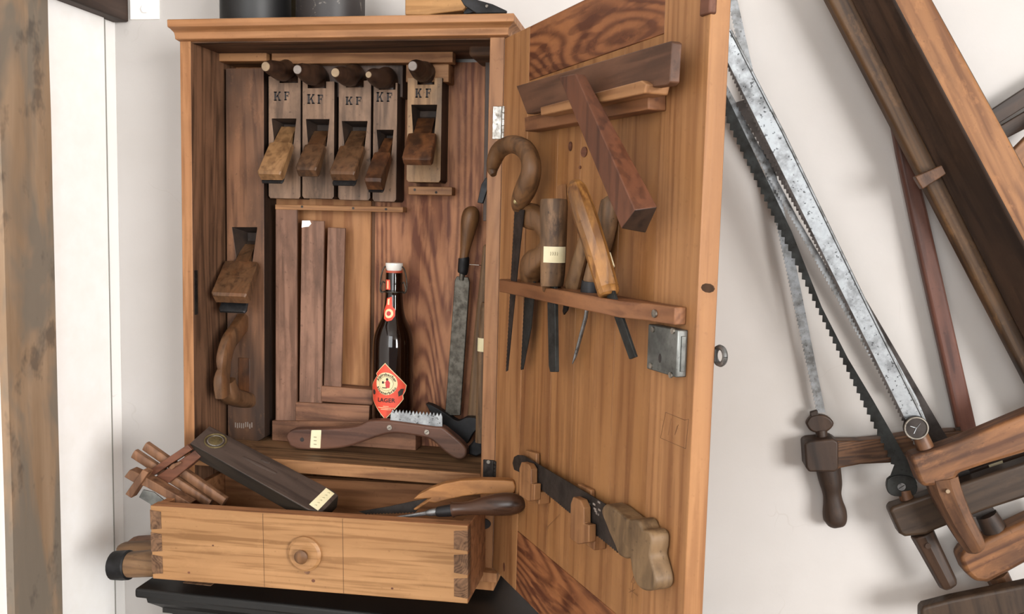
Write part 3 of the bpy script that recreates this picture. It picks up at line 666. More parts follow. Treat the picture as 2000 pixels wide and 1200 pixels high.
# tall jointer plane
def jointer():
    y = .100; x0, x1 = hit(CAB, 443, 500, y).x, hit(CAB, 516, 500, y).x; z0 = .1986; z1 = .846
    Mx = Matrix.Translation(((x0+x1)/2, y, z0)); w2 = (x1-x0)/2; L = z1-z0; I = Mx.inverted()
    t = thing('jointer_plane', 'long dark wooden jointer plane upright in the left end of the cabinet', 'plane', Mx)
    g = lambda p, yy=y: I @ hit(CAB, *p, yy)
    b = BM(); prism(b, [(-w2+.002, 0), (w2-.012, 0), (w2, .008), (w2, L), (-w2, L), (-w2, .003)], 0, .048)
    bo = obj('body', b, ['jointer', 'shaded_side', 'throat'], t); matby(bo, lambda n, c: 1 if n.x > .5 else 0)  # shade of the right side painted in with the darker wood
    q = [g(p) for p in ((452, 443), (503, 443), (493, 518), (463, 518))]; b = BM()
    f = [Vector((p.x, -.004, p.z)) for p in q]; cx_ = (q[2].x+q[3].x)/2; wm = abs(q[2].x-q[3].x)/2
    hexa(b, f, [Vector((cx_-wm, .04, q[0].z-.01)), Vector((cx_+wm, .04, q[0].z-.01)), Vector((cx_+wm, .04, q[0].z-.025)), Vector((cx_-wm, .04, q[0].z-.025))], 2); cut(bo, b)
    md = bo.modifiers.new('bevel', 'BEVEL'); md.width = .0015; md.segments = 2; md.limit_method = 'ANGLE'; md.angle_limit = math.radians(50)
    O = g((453, 592), .035); E_ = Vector((cx_, -.003, q[2].z-.002)); Ii = E_-(O-E_).normalized()*.05
    b = BM(); wedge_loft(b, Ii, O, wm*1.7, .064, .004, .020, E_); obj('wedge', b, 'wedge', t, bevel=.0015)
    d_ = (O-Ii).normalized(); n = Vector((0, -d_.z, d_.y)); n = n if n.z > 0 else -n
    b = BM(); wedge_loft(b, Ii-n*.004, O-n*.012+d_*.012, wm*1.8, .050, .003, .005); obj('iron', b, 'planeiron', t)
    # closed handle, a loop standing out of the body
    zt, zb_ = g((470, 640)).z, g((470, 795)).z; hx = g((478, 700)).x
    path = [(hx-.004, .004, zt+.012, .014), (hx-.004, -.022, zt-.004, .0135), (hx-.004, -.050, zt-.020, .0125), (hx-.004, -.066, zt-.045, .012), (hx-.004, -.066, zt-.064, .009), (hx-.004, -.074, zt-.082, .013), (hx-.004, -.070, zt-.108, .012)]
    s = smooth(path, 5); b = BM(); tube(b, [p[:3] for p in s], [(.0155, p[3]*.8) for p in s], 14, 1, (1, 0, 0), power=.6)
    path = [(hx-.004, -.055, zt-.085, .012), (hx-.004, -.046, zt-.110, .017), (hx-.004, -.020, zt-.122, .021), (hx-.004, .006, zt-.130, .026)]
    s = smooth(path, 5); tube(b, [p[:3] for p in s], [(.0145, p[3]) for p in s], 14, 1, (1, 0, 0), power=.7)
    obj('handle', b, 'wedge', t)
    b = BM(); q0, q1 = g((466, 795)), g((489, 700)); box(b, q0.x, q1.x, -.0015, .002, q0.z, q1.z); obj('handle_seat', b, 'wedge_rust', t, bevel=.001)
    b = BM()
    random.seed(3)
    for k in range(9):
        p = g((459+k*4, 832+random.uniform(-2, 2))); box(b, p.x, p.x+.0018, -.0004, .001, p.z-.004, p.z+.005)
    obj('scuffed_sticker', b, 'horn_end_grey', t)
    return t
jointer()

# ================================================================== SQUARES, BOTTLE, RASP, GROOVING SAW, AXE
def trysquare(label, y, vert, stock, th=.012, bt=.006, rest=False, back=None):
    Mx = Matrix.Translation(hit(CAB, *stock[3], y)); t = thing('try_square', label, 'square', Mx, 'nested wooden try squares')
    b = BM(); prism(b, tr(Mx, vert, 0), 0, bt); obj('blade', b, 'square', t, bevel=.001)
    q = tr(Mx, stock, -.004)
    if rest: q[2:] = [(p[0], .1987-Mx.translation.z) for p in q[2:]]
    b = BM(); prism(b, q, -.004, back-y if back else th+.003); return t, obj('stock', b, 'square_x', t, bevel=.0012), Mx
trysquare('largest wooden try square, its tall blade beside the jointer plane', .114, [(538, 404), (580, 406), (579, 830), (538, 830)], [(531, 822), (812, 826), (812, 872), (531, 856)], th=.03, rest=True)
t, s, Mx = trysquare('middle wooden try square with a white paint spot at the tip of its blade', .117, [(589, 430), (633, 432), (628, 792), (584, 792)], [(577, 786), (722, 793), (720, 828), (577, 822)], th=.027)
p = tr(Mx, [(590, 431), (605, 431), (608, 437), (603, 443), (594, 444), (589, 445)], -.0005); b = BM(); prism(b, p, -.0005, .001); obj('paint_spot', b, 'ceramic', t)
trysquare('smallest wooden try square, closest to the brown bottle', .120, [(640, 444), (674, 446), (666, 757), (632, 757)], [(627, 754), (727, 762), (727, 792), (627, 785)], th=.024)

def bottle():
    cx, cy = hit(CAB, 768, 700, .114).x, .114; z0 = .1988
    t = thing('beer_bottle', 'brown glass swing-top beer bottle with red diamond lager label', 'bottle', Matrix.Translation((cx, cy, z0+.0372)))
    prof = [(.0, .0392), (.024, .0392), (.031, .0372), (.0345, .0412), (.0350, .049), (.0350, .15), (.0350, .172), (.0344, .188), (.0325, .200), (.0287, .212), (.0238, .222), (.0198, .231), (.0172, .243), (.0157, .256), (.0147, .268), (.0150, .272), (.0150, .276), (.0142, .279), (.0142, .304), (.0125, .306)]
    s = smooth(prof[1:], 3); b = BM(); lathe(b, s, 48); obj('glass_body', b, 'glass', t, sharp=50)
    b = BM(); lathe(b, [(.0125, .3055), (.0142, .3062), (.0142, .3092), (.0122, .3098)], 28); obj('rubber_ring', b, 'rubber', t)
    b = BM(); lathe(b, [(.0122, .3098), (.0135, .312), (.0150, .320), (.0146, .3225), (.006, .3232)], 28); obj('ceramic_stopper', b, 'ceramic', t)
    # wire bail: collar round the neck and a loop up each side over the stopper
    b = BM(); n = 24
    tube(b, [(.0158*math.cos(2*PI*k/n), .0158*math.sin(2*PI*k/n), .2735) for k in range(n+1)], [.0012]*(n+1), 6)
    for sx in (-1, 1):
        P = smooth([(sx*.0155, -.002, .2735), (sx*.0215, -.003, .273), (sx*.0235, -.003, .285), (sx*.0215, -.003, .302), (sx*.017, -.002, .3145), (sx*.012, 0, .3165)], 5)
        tube(b, P, [.0013]*len(P), 7)
        P = smooth([(sx*.0155, -.004, .2735), (sx*.0205, -.006, .272), (sx*.0225, -.006, .278), (sx*.019, -.005, .290), (sx*.0155, -.003, .288)], 4)
        tube(b, P, [.0012]*len(P), 7)
    obj('wire_bail', b, 'wire', t)
    # paper labels wrapped on the glass; s = arc length round the front, measured from the side facing the room
    def rad(z):
        for (r1, z1), (r2, z2) in zip(prof[3:], prof[4:]):
            if z1 <= z <= z2: return r1+(r2-r1)*(z-z1)/(z2-z1+1e-9)
        return .0352
    A0 = -PI/2 - .02
    def wrap(s, z, e): r = rad(z)+e; a = A0 + s/(rad(z)); return Vector((r*math.cos(a), r*math.sin(a), z))
    def patch(poly, e, mat, name, parent, nx=26, nz=26):    # convex-ish outline rasterised as strips
        zs = sorted(set([p[1] for p in poly]+[min(p[1] for p in poly)+(max(p[1] for p in poly)-min(p[1] for p in poly))*k/nz for k in range(nz+1)]))
        b = BM(); prev = None
        for z in zs:
            xs = []
            for (xa, za), (xb, zb2) in zip(poly, poly[1:]+poly[:1]):
                if za == zb2:
                    if abs(za-z) < 1e-9: xs += [xa, xb]
                elif min(za, zb2)-1e-9 <= z <= max(za, zb2)+1e-9: xs.append(xa+(xb-xa)*(z-za)/(zb2-za))
            if not xs: continue
            lo, hi = min(xs), max(xs); hi = max(hi, lo+1e-5)
            row = [b.verts.new(wrap(lo+(hi-lo)*k/nx, z, e)) for k in range(nx+1)]
            if prev:
                for k in range(nx): b.faces.new([prev[k], prev[k+1], row[k+1], row[k]])
            prev = row
        return obj(name, b, mat, parent)
    ck = lambda cx_, cz, r, n=28: [(cx_+r*math.cos(2*PI*k/n), cz+r*math.sin(2*PI*k/n)) for k in range(n)]
    zc = .110
    dia = lambda m: [(-.002, zc+.0455-m*1.3), (.0365-m*1.2, zc+.006), (.034-m, zc-.004), (.0295-m, zc-.010), (.0305-m*1.3, zc-.017), (-.001, zc-.0515+m*1.4), (-.032+m, zc-.020), (-.0365+m*1.2, zc+.003), (-.0185+m, zc+.022), (-.021+m, zc+.0255)]
    lab = patch(dia(0), .0004, 'label_cream', 'diamond_label', t)
    patch(dia(.0012), .0006, 'label_red', 'label_field', lab)
    ec = zc+.010
    patch(ck(0, ec, .0193), .0008, 'label_cream', 'label_ring', lab)
    patch(ck(0, ec, .0124), .0010, 'label_ink', 'label_ring', lab); patch(ck(0, ec, .0119), .0012, 'label_cream', 'label_ring', lab)
    patch(ck(-.026, zc-.007, .0045), .0008, 'label_dark', 'label_scuff', lab, 10, 10); patch([(.021, zc-.012), (.028, zc-.009), (.031, zc+.001), (.025, zc+.001), (.020, zc-.004)], .0008, 'label_dark', 'label_scuff', lab, 10, 10)
    # emblem: a small robed figure with a mug at a table
    for poly, mt in (([(.0, ec-.007), (.006, ec-.007), (.007, ec+.002), (.004, ec+.006), (.0005, ec+.006), (-.001, ec)], 'label_crimson'), (ck(.002, ec+.0078, .0022, 10), 'label_ink'), ([(-.0065, ec-.0078), (.002, ec-.0078), (.002, ec-.0062), (-.0065, ec-.0062)], 'label_ink'), ([(-.007, ec+.0), (-.0035, ec+.0), (-.0035, ec+.004), (-.007, ec+.004)], 'label_ink'), ([(-.004, ec+.001), (.001, ec+.002), (.001, ec+.003), (-.004, ec+.0022)], 'label_crimson')):
        patch(poly, .0014, mt, 'emblem', lab, 6, 6)
    def words(txt, size, place, mat, name, spacing=1.0, parent=lab, bold=0):
        vs, fs = textmesh(txt, size, spacing); b = BM()
        vv = [b.verts.new(wrap(*place(v.x, v.y), .0015)) for v in vs]
        for f in fs:
            try: b.faces.new([vv[i] for i in f])
            except ValueError: pass
        return obj(name, b, mat, parent)
    def arc(r, top):
        def pl(x, y):
            if top: a = PI/2 - x/r; return ((r+y)*math.cos(a), ec+(r+y)*math.sin(a))
            a = -PI/2 + x/r; return ((r+.0042-y)*math.cos(a), ec+(r+.0042-y)*math.sin(a))
        return pl
    words('Alpirsbacher', .0066, arc(.0138, True), 'label_ink', 'lettering', 1.08)
    words('klosterbr\u00e4u', .0066, arc(.0142, False), 'label_ink', 'lettering', 1.1)
    words('LAGER', .0098, lambda x, y: (x, zc-.0215+y), 'label_ink', 'lettering', 1.05)
    for k, wd_ in enumerate((.005, .0145, .009)): patch([(-wd_, zc-.0292-k*.0027), (wd_, zc-.0292-k*.0027), (wd_, zc-.0284-k*.0027), (-wd_, zc-.0284-k*.0027)], .0009, 'label_cream', 'small_print', lab, 10, 1)
    # neck labels
    nl = patch([(-.0115, .2285), (-.004, .2245), (.004, .2265), (.0085, .234), (.0080, .244), (.003, .250), (.0015, .266), (-.0075, .263), (-.009, .252), (-.0145, .242)], .0004, 'label_red', 'neck_label', t)
    patch(ck(-.0025, .2375, .0078, 20), .0006, 'label_cream', 'label_ring', nl, 14, 14); patch(ck(-.0025, .2375, .0040, 14), .0008, 'label_crimson', 'emblem', nl, 8, 8)
    patch([(-.0058, .252), (-.0022, .252), (-.0022, .263), (-.0058, .261)], .0006, 'label_cream', 'label_strip', nl, 4, 4)
    nl2 = patch([(-.0125, .2775), (-.0015, .2775), (-.0025, .2945), (-.0125, .2945)], .0004, 'label_red', 'neck_label', t, 8, 8)
    patch([(-.0082, .279), (-.0052, .279), (-.0052, .2925), (-.0082, .2925)], .0006, 'label_cream', 'label_strip', nl2, 4, 4)
    for c in t.children: c.location.z -= .0372
    return t
bottle()

def rasp():
    Mx = fr(CAB, (884, 812), (918, 405), .118); t = thing('rasp', 'long steel rasp with pear-shaped wooden handle leaning beside the bottle', 'rasp', Mx)
    g = lambda p, y=0: hit(Mx, *p, y)
    b = BM(); P = tr(Mx, [(869, 812), (899, 812), (917, 552), (914, 542), (892, 540), (888, 548)], -.002); prism(b, P, -.002, .004); obj('blade', b, 'rasp', t, bevel=.001)
    b = BM(); tubepx(b, Mx, [(902, 548, 10, 0), (903, 535, 12, 0), (904, 520, 14, 0)], 2); obj('tang', b, 'rasp', t)
    b = BM(); tubepx(b, Mx, [(903, 535, 17, 0), (904, 530, 21, 0), (906, 508, 22, 0), (906, 504, 21, 0)], 2, 18); obj('ferrule', b, 'iron', t)
    b = BM(); tubepx(b, Mx, [(906, 506, 18, 0), (908, 490, 19, 0), (912, 465, 26, 0), (917, 435, 35, 0), (920, 418, 34, 0), (921, 408, 25, 0), (921, 403, 10, 0)], 5, 20); obj('handle', b, 'pear', t)
    b = BM(); P = [g((917, 517)), g((935, 518)), g((945, 519), .03)]; tube(b, P, [.0006]*3, 6); obj('hanging_wire', b, 'screw', t)
rasp()

def grooving_saw():
    y = .056; Mx = Matrix.Translation(hit(CAB, 600, 877, y)); t = thing('grooving_saw', 'dark wooden grooving saw with toothed steel strip lying on the shelf', 'saw', Mx)
    top = [(557, 852), (566, 840), (585, 836), (640, 836), (690, 832), (708, 826), (722, 820), (760, 820), (800, 825), (850, 832), (864, 833), (880, 845), (900, 862), (911, 876)]
    bot = [(911, 888), (904, 895), (890, 895), (870, 882), (850, 864), (835, 855), (800, 848), (770, 845), (745, 849), (710, 861), (680, 871), (640, 876), (590, 877), (566, 870)]
    b = BM(); prism(b, tr(Mx, smooth(top, 3)+smooth(bot, 3), 0), 0, .022); obj('handle', b, 'sawhandle', t, bevel=.006, seg=4); t.location.z -= .002
    q = lambda p: (hit(Mx, *p, .006).x, hit(Mx, *p, .006).z)
    tt = teeth(q((864, 812)), q((764, 804)), 15, -.0062, 1, .45)
    b = BM(); prism(b, [q((762, 826)), q((864, 836))]+tt, .005, .008); obj('blade', b, 'steel', t)
    for p in ((761, 833), (834, 842)):
        h = hit(Mx, *p, 0); b = BM(); disc(b, (h.x, .0005, h.z), .0042, .002, 16); s = obj('screw', b, 'screw', t)
        b = BM(); prism(b, [(h.x-.003, h.z-.0015), (h.x-.0024, h.z-.0022), (h.x+.003, h.z+.0015), (h.x+.0024, h.z+.0022)], -.0018, -.0012); obj('slot', b, 'ink', s)
    h = hit(Mx, 590, 857, 0); b = BM(); disc(b, (h.x, .0004, h.z), .0036, .0008, 14); obj('hole', b, 'ink', t)
    b = BM(); prism(b, tr(Mx, [(607, 838), (628, 838), (626, 875), (604, 874)], -.0006), -.0006, .004); lb = obj('paper_label', b, 'paper', t, bevel=.002)
    b = BM()
    for k in range(3): h = hit(Mx, 615, 852+k*7, -.0008); box(b, h.x-.002, h.x+.003, -.0011, -.0005, h.z-.0006, h.z+.0006)
    obj('handwriting', b, 'pencil', lb)
grooving_saw()

def axe():
    Mx = Matrix.Translation(hit(CAB, 905, 870, .112)); t = thing('axe_head', 'black iron axe head behind the grooving saw on the shelf', 'axe head', Mx)
    b = BM(); P = tr(Mx, smooth([(831, 789), (845, 793), (870, 808), (893, 823), (910, 816), (930, 817)], 3)+[(932, 838), (922, 850), (914, 866), (900, 872), (880, 866), (858, 838)], -.005); prism(b, P, -.005, .012); obj('head', b, 'iron', t, bevel=.003)
    b = BM(); P = tr(Mx, [(915, 872), (935, 850), (943, 852), (943, 888), (930, 893), (913, 888)], -.02); prism(b, P, -.02, .0); o = obj('blade', b, ['iron', 'steel'], t, bevel=.003)
axe()
# shafts and blades standing in the right end of the cabinet
def shafts():
    Mx = Matrix.Translation(hit(CAB, 925, 820, .125)); t = thing('tool_shaft', 'rough grey-brown wooden shaft standing behind the labelled rod', 'shaft', Mx)
    b = BM(); prism(b, tr(Mx, [(943, 478), (965, 478), (955, 822), (912, 818), (926, 640)], 0), 0, .018); obj('shaft', b, 'shaft', t, bevel=.004)
    Mx = Matrix.Translation(hit(CAB, 940, 865, .085)); t = thing('tool_shaft', 'slim wooden rod with paper label at inner right side of the cabinet', 'shaft', Mx)
    b = BM(); tubepx(b, Mx, [(951, 592, 20, 0), (949, 610, 24, 0), (944, 700, 24, 0), (940, 864, 24, 0)], 4, 14); obj('shaft', b, 'shaft', t)
    b = BM(); tubepx(b, Mx, [(946, 660, 26, 0), (945, 686, 26, 0)], 0, 16); obj('paper_label', b, 'paper', t)
    Mx = Matrix.Translation(hit(CAB, 950, 430, .11)); t = thing('wooden_lath', 'grey wooden lath hanging under the right-hand batten in the cabinet', 'lath', Mx)
    b = BM(); prism(b, tr(Mx, [(948, 112), (970, 112), (965, 432), (943, 432)], 0), 0, .012); obj('lath', b, 'greyboard', t, bevel=.001)
    Mx = Matrix.Translation(hit(CAB, 940, 400, .07)); t = thing('chisel', 'short black blade hanging beside the upper hinge inside the cabinet', 'chisel', Mx)
    b = BM(); prism(b, tr(Mx, [(950, 345), (960, 345), (943, 398), (932, 396), (940, 360)], 0), 0, .006); obj('blade', b, 'iron', t, bevel=.001)
    b = BM(); tubepx(b, Mx, [(955, 348, 12, .003), (958, 320, 14, .003), (960, 300, 14, .003)], 3, 12); obj('handle', b, 'gauge', t)
shafts()

# ================================================================== THINGS IN THE DRAWER
def level():
    P = lambda p, y: hit(CAB, *p, y)
    a0, a1, b0, b1 = P((371, 866), -.055), P((409, 832), -.008), P((602, 996), -.098), P((663, 965), -.050)
    z = (b0-a0).normalized(); wv = ((a1-a0)+(b1-b0))*.5; nrm = z.cross(wv).normalized(); nrm = nrm if nrm.z > 0 else -nrm
    yv = nrm.cross(z).normalized(); Mx = mat4(z, yv, nrm, a0); I = Mx.inverted()
    t = thing('spirit_level', 'dark wooden level with round brass window leaning across the drawer', 'level', Mx)
    q = [I @ p for p in (a0, b0, b1, a1)]; th = .026; ch = .012
    top = [(q[0].x, q[0].y), (q[1].x, q[1].y), (q[1].x+ch*1.6, q[1].y+ch*.9), (q[2].x+.001, q[2].y-ch*.3), (q[2].x-ch, q[2].y), (q[3].x, q[3].y)]
    b = BM(); va = [b.verts.new((p[0], p[1], 0)) for p in top]; vb = [b.verts.new((p[0], p[1], -th)) for p in top]; n = len(top)
    b.faces.new(va); b.faces.new(vb[::-1])
    for i in range(n): b.faces.new([va[i], va[(i+1) % n], vb[(i+1) % n], vb[i]])
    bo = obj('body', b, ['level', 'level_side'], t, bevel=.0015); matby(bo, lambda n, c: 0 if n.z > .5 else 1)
    def on(p): # point on the top face plane
        d = I.to_3x3() @ ray(*p); o = I @ CPOS; return o + d*(-o.z/d.z)
    c = on((421, 862)); n = 28; b = BM()
    tube(b, [(c.x+.0165*math.cos(2*PI*k/n), c.y+.0165*math.sin(2*PI*k/n), .0005) for k in range(n+1)], [.0016]*(n+1), 8); obj('brass_ring', b, 'brass', t)
    b = BM(); lathe(b, [(.0125, -.001), (.0125, .0008), (.010, .0016), (.004, .002)], 24, 0, (c.x, c.y)); obj('window_glass', b, 'brass', t)
    b = BM(); tube(b, [(c.x+.0120*math.cos(2*PI*k/n), c.y+.0120*math.sin(2*PI*k/n), .0007) for k in range(n+1)], [.0010]*(n+1), 8); obj('brass_ring', b, 'hinge', t)
    L = [on(p) for p in ((604, 986), (621, 998), (653, 965), (637, 954))]; b = BM()
    va = [b.verts.new((p.x, p.y, .0006)) for p in L]; vb = [b.verts.new((p.x, p.y, -.0004)) for p in L]
    hexa(b, [v.co for v in va], [v.co for v in vb]); bmesh.ops.delete(b, geom=va+vb, context='VERTS'); lb = obj('paper_label', b, 'paper', t)
    b = BM(); c0, c1 = on((617, 988)), on((642, 964))
    for k in range(6):
        p = c0.lerp(c1, k/5); tube(b, [(p.x-.0018, p.y-.001, .0009), (p.x+.001, p.y+.0012, .0009), (p.x+.0014, p.y-.0006, .0009)], [.00035]*3, 4)
    obj('handwriting', b, 'pencil', lb)
    # worn finger grooves on the face
    b = BM()
    for pa, pb, w in (((475, 893), (540, 925), .008), ((510, 898), (528, 905), .008)):
        A_, B2 = on(pa), on(pb); tube(b, [(A_.x, A_.y, -.0022), ((A_.x+B2.x)/2, (A_.y+B2.y)/2, -.0018), (B2.x, B2.y, -.0022)], [(w*.5, .003), (w*.6, .003), (w*.5, .003)], 12, 1, (0, 0, 1))
    obj('worn_patch', b, 'level', t)
level()

def gauge_bar(b, Mx, pa, pb, w, th, ya, yb):
    A_, B2 = hit(Mx, *pa, ya), hit(Mx, *pb, yb); r = w/2*pxm(Mx, *pa, ya)
    tube(b, [A_, B2], [(r*1.25, th), (r*1.25, th)], 12, 1, (0, 1, 0), power=.55)
def gauges():
    y = -.045
    Mx = Matrix.Translation(hit(CAB, 330, 960, y)); t = thing('marking_gauge', 'reddish wooden marking gauge with long slatted head poking out of the drawer', 'gauge', Mx)
    b = BM(); prism(b, tr(Mx, [(288, 921), (366, 869), (375, 879), (296, 932)], -.014), -.014, .006); obj('head', b, 'gauge', t, bevel=.0012)
    b = BM(); prism(b, tr(Mx, [(300, 934), (380, 880), (392, 893), (330, 944), (318, 946)], -.010), -.010, .012); obj('head', b, 'gauge', t, bevel=.0012)
    for pa, pb in (((263, 886), (412, 984)), ((285, 871), (440, 980))):
        b = BM(); gauge_bar(b, Mx, pa, pb, 15, .0065, .004, .004); obj('bar', b, 'gauge_bar', t)
    b = BM(); prism(b, tr(Mx, [(329, 914), (336, 907), (352, 902), (354, 905), (343, 912), (335, 919)], -.016), -.016, -.012); obj('wedge', b, 'gauge_bar', t, bevel=.001)
    y = -.072
    Mx = Matrix.Translation(hit(CAB, 300, 970, y)); t = thing('marking_gauge', 'small brown marking gauge with crossed bar at the left end of the drawer', 'gauge', Mx)
    b = BM(); prism(b, tr(Mx, [(244, 966), (278, 918), (289, 924), (256, 974)], -.012), -.012, .004); obj('head', b, 'gauge_bar', t, bevel=.0012)
    b = BM(); prism(b, tr(Mx, [(242, 932), (253, 918), (269, 925), (300, 942), (372, 984), (350, 988), (285, 952), (262, 944)], -.006), -.006, .014); obj('bar', b, 'gauge_bar', t, bevel=.0012)
    Mx = Matrix.Translation(hit(CAB, 300, 985, -.085)); t = thing('steel_scraper', 'grey metal plate corner sticking up at left of the drawer front', 'scraper', Mx)
    b = BM(); prism(b, tr(Mx, [(271, 972), (279, 957), (300, 962), (320, 978), (340, 1000), (300, 1000), (293, 985)], 0), 0, .003); obj('plate', b, 'lock', t, bevel=.0006)
gauges()

def drawer_saws():
    y = -.076
    Mx = Matrix.Translation(hit(CAB, 930, 985, y)); t = thing('pruning_saw', 'keyhole saw with pale orange wooden handle lying on the drawer edge', 'saw', Mx)
    b = BM(); top = [(806, 976), (818, 966), (840, 955), (865, 946), (900, 939), (940, 938), (985, 939), (1003, 941)]; bot = [(1007, 952), (1004, 964), (985, 966), (940, 966), (905, 970), (875, 977), (850, 984), (838, 982), (812, 998), (806, 996), (836, 975)]
    prism(b, tr(Mx, top+bot, 0), 0, .018); obj('handle', b, 'orange_handle', t, bevel=.0055, seg=4)
    q = lambda p: (hit(Mx, *p, .009).x, hit(Mx, *p, .009).z)
    b = BM(); prism(b, [q((836, 974)), q((806, 980)), q((760, 990)), q((700, 1000))]+teeth(q((712, 1004)), q((812, 1001)), 16, -.0015, 1), .009, .011); obj('blade', b, 'bladeblack', t)
    y = -.096
    Mx = Matrix.Translation(hit(CAB, 950, 1000, y)); t = thing('screwdriver', 'dark turned wooden handle with steel ferrule on the drawer edge', 'screwdriver', Mx)
    b = BM(); tubepx(b, Mx, [(884, 996, 31, 0), (892, 995, 27, 0), (915, 993, 27, 0), (945, 989, 36, 0), (975, 986, 44, 0), (1000, 985, 43, 0), (1016, 986, 32, 0), (1024, 987, 18, 0), (1028, 988, 7, 0)], 5, 22); obj('handle', b, 'dark_handle', t)
    b = BM(); tubepx(b, Mx, [(853, 1000, 15, 0), (856, 1000, 20, 0), (884, 997, 24, 0)], 2, 18); obj('ferrule', b, 'iron', t)
    b = BM(); tubepx(b, Mx, [(832, 1003, 8, 0), (838, 1002, 13, 0), (853, 1000, 15, 0)], 2, 14); obj('collar', b, 'bladegrey', t)
    b = BM(); tubepx(b, Mx, [(770, 1012, 5, .012), (800, 1008, 7, .006), (838, 1002, 9, 0)], 0, 10); obj('shank', b, 'bladegrey', t)
drawer_saws()

# ================================================================== THINGS BESIDE THE DRAWER AND ON TOP
Mx = Matrix.Translation(hit(CAB, 300, 1090, -.065)); t = thing('mallet_head', 'round wooden mallet end with black iron hoop lying behind the drawer', 'mallet', Mx)
b = BM(); tubepx(b, Mx, [(232, 1104, 48, 0), (262, 1103, 50, 0), (312, 1100, 52, 0)], 0, 20); obj('head', b, 'mallet', t)
b = BM(); tubepx(b, Mx, [(220, 1105, 46, -.0), (223, 1105, 55, 0), (240, 1105, 57, 0), (252, 1104, 57, 0), (254, 1104, 53, 0)], 0, 20); obj('iron_hoop', b, 'iron', t, sharp=25)
Mx = Matrix.Translation(hit(CAB, 300, 1060, .05)); t = thing('wooden_roller', 'pale rounded wooden block behind the hooped mallet end', 'block', Mx)
b = BM(); tubepx(b, Mx, [(236, 1084, 14, 0), (240, 1082, 34, 0), (252, 1081, 44, 0), (335, 1080, 46, 0)], 3, 18, power=.8); obj('body', b, 'mallet', t)
Mx = Matrix.Translation(hit(CAB, 300, 1056, .11)); t = thing('wooden_roller', 'hindmost brown wooden block, its top just showing behind the drawer', 'block', Mx)
b = BM(); tubepx(b, Mx, [(258, 1072, 34, 0), (264, 1070, 42, 0), (345, 1067, 44, 0)], 0, 10, power=.6); obj('body', b, 'gauge_bar', t)
P, Q = hit(CAB, 357, 1134, -.064), hit(CAB, 412, 1140, -.064)
b = BM(); box(b, P.x, Q.x, -.064, -.03, .0, P.z-.004); tag(obj('wooden_block', b, 'end', bevel=.001), 'small end-grain block propping up the drawer on the black chest', 'block')
ZT = H+.0295
def can(pxl, pxr, yc, mat, label):
    y = yc; a, c = hit(CAB, pxl, 25, y), hit(CAB, pxr, 25, y); r = (c.x-a.x)/2
    Mx = Matrix.Translation(((a.x+c.x)/2, y, ZT)); t = thing('canister', label, 'canister', Mx)
    b = BM(); lathe(b, [(r*.985, 0), (r, .002), (r, .115), (r*.98, .117), (r*.98, .121), (r, .123), (r, .13), (r*.9, .132)], 40); obj('body', b, mat, t)
can(437, 563, .065, 'black_can', 'smooth matt black canister on top of the cabinet'); can(583, 709, .065, 'speckle_can', 'black canister with flaking speckled paint on top of the cabinet')
P, Q = hit(CAB, 560, 33, .135), hit(CAB, 588, 33, .135)
b = BM(); box(b, P.x, Q.x, .135, .15, ZT, ZT+.11); tag(obj('wooden_strip', b, 'olive', bevel=.001), 'olive strip standing between the two black canisters', 'strip')
Mx = Matrix.Translation(hit(CAB, 792, 30, -.005)); t = thing('wooden_block', 'yellow pine block with slanted underside on top of the cabinet', 'block', Mx)
b = BM(); prism(b, tr(Mx, [(791, 29), (836, 29), (846, 27), (903, 20), (909, 14), (905, 0), (890, -30), (791, -30)], 0), 0, .05); obj('body', b, 'block', t, bevel=.0015)
Mx = Matrix.Translation(hit(CAB, 930, 24, .0)); t = thing('strap_hinge', 'black iron strap with rivet leaning beside the yellow block', 'strap', Mx)
b = BM(); prism(b, tr(Mx, [(898, -4), (920, -4), (962, 8), (990, 21), (989, 25), (930, 26), (906, 10)], -.006), -.006, -.001); obj('strap', b, 'iron', t, bevel=.001)
b = BM(); prism(b, tr(Mx, [(905, 20), (925, 8), (928, 24), (905, 28)], .004), .004, .03); obj('foot', b, 'iron', t, bevel=.001)
h = hit(Mx, 951, 12, -.006); b = BM(); disc(b, (h.x, -.006, h.z), .0022, .0012, 12); obj('rivet', b, 'screw', t)

# ================================================================== THINGS ON THE DOOR
def bevel_square():
    Mx = shift(DOOR, hit(DOOR, 1030, 222, -.034)); t = thing('wooden_square', 'large brown wooden T-square hooked on upper door holder, arm hanging down', 'square', Mx)
    b = BM(); prism(b, tr(Mx, [(1008, 168), (1309, 80), (1313, 83), (1308, 160), (1302, 166), (1265, 172), (1262, 160), (1062, 212), (1056, 218), (1029, 223)], 0), 0, .0115); o = obj('stock', b, 'bevel_board', t, bevel=.0012)
    y0 = -.030; g = lambda p: hit(Mx, *p, y0)
    F_ = [g(p) for p in ((1091, 150), (1124, 144), (1240, 411), (1213, 447))]
    yb = -.001
    L1 = [(p.x, p.z) for p in F_]
    b = BM(); f = [Vector((p[0], y0, p[1])) for p in L1]
    k = [Vector((L1[0][0], y0+.012, L1[0][1])), Vector((L1[1][0], y0+.012, L1[1][1])), Vector((L1[2][0]-.001, -.004, L1[2][1]+.004)), Vector((L1[3][0]+.004, -.004, L1[3][1]-.004))]
    hexa(b, f, k); ao = obj('arm', b, ['bevel', 'shaded_side'], t, bevel=.0012); matby(ao, lambda n, c: 1 if n.z < -.6 else 0)  # arm's down-facing end painted dark for its shade
bevel_square()
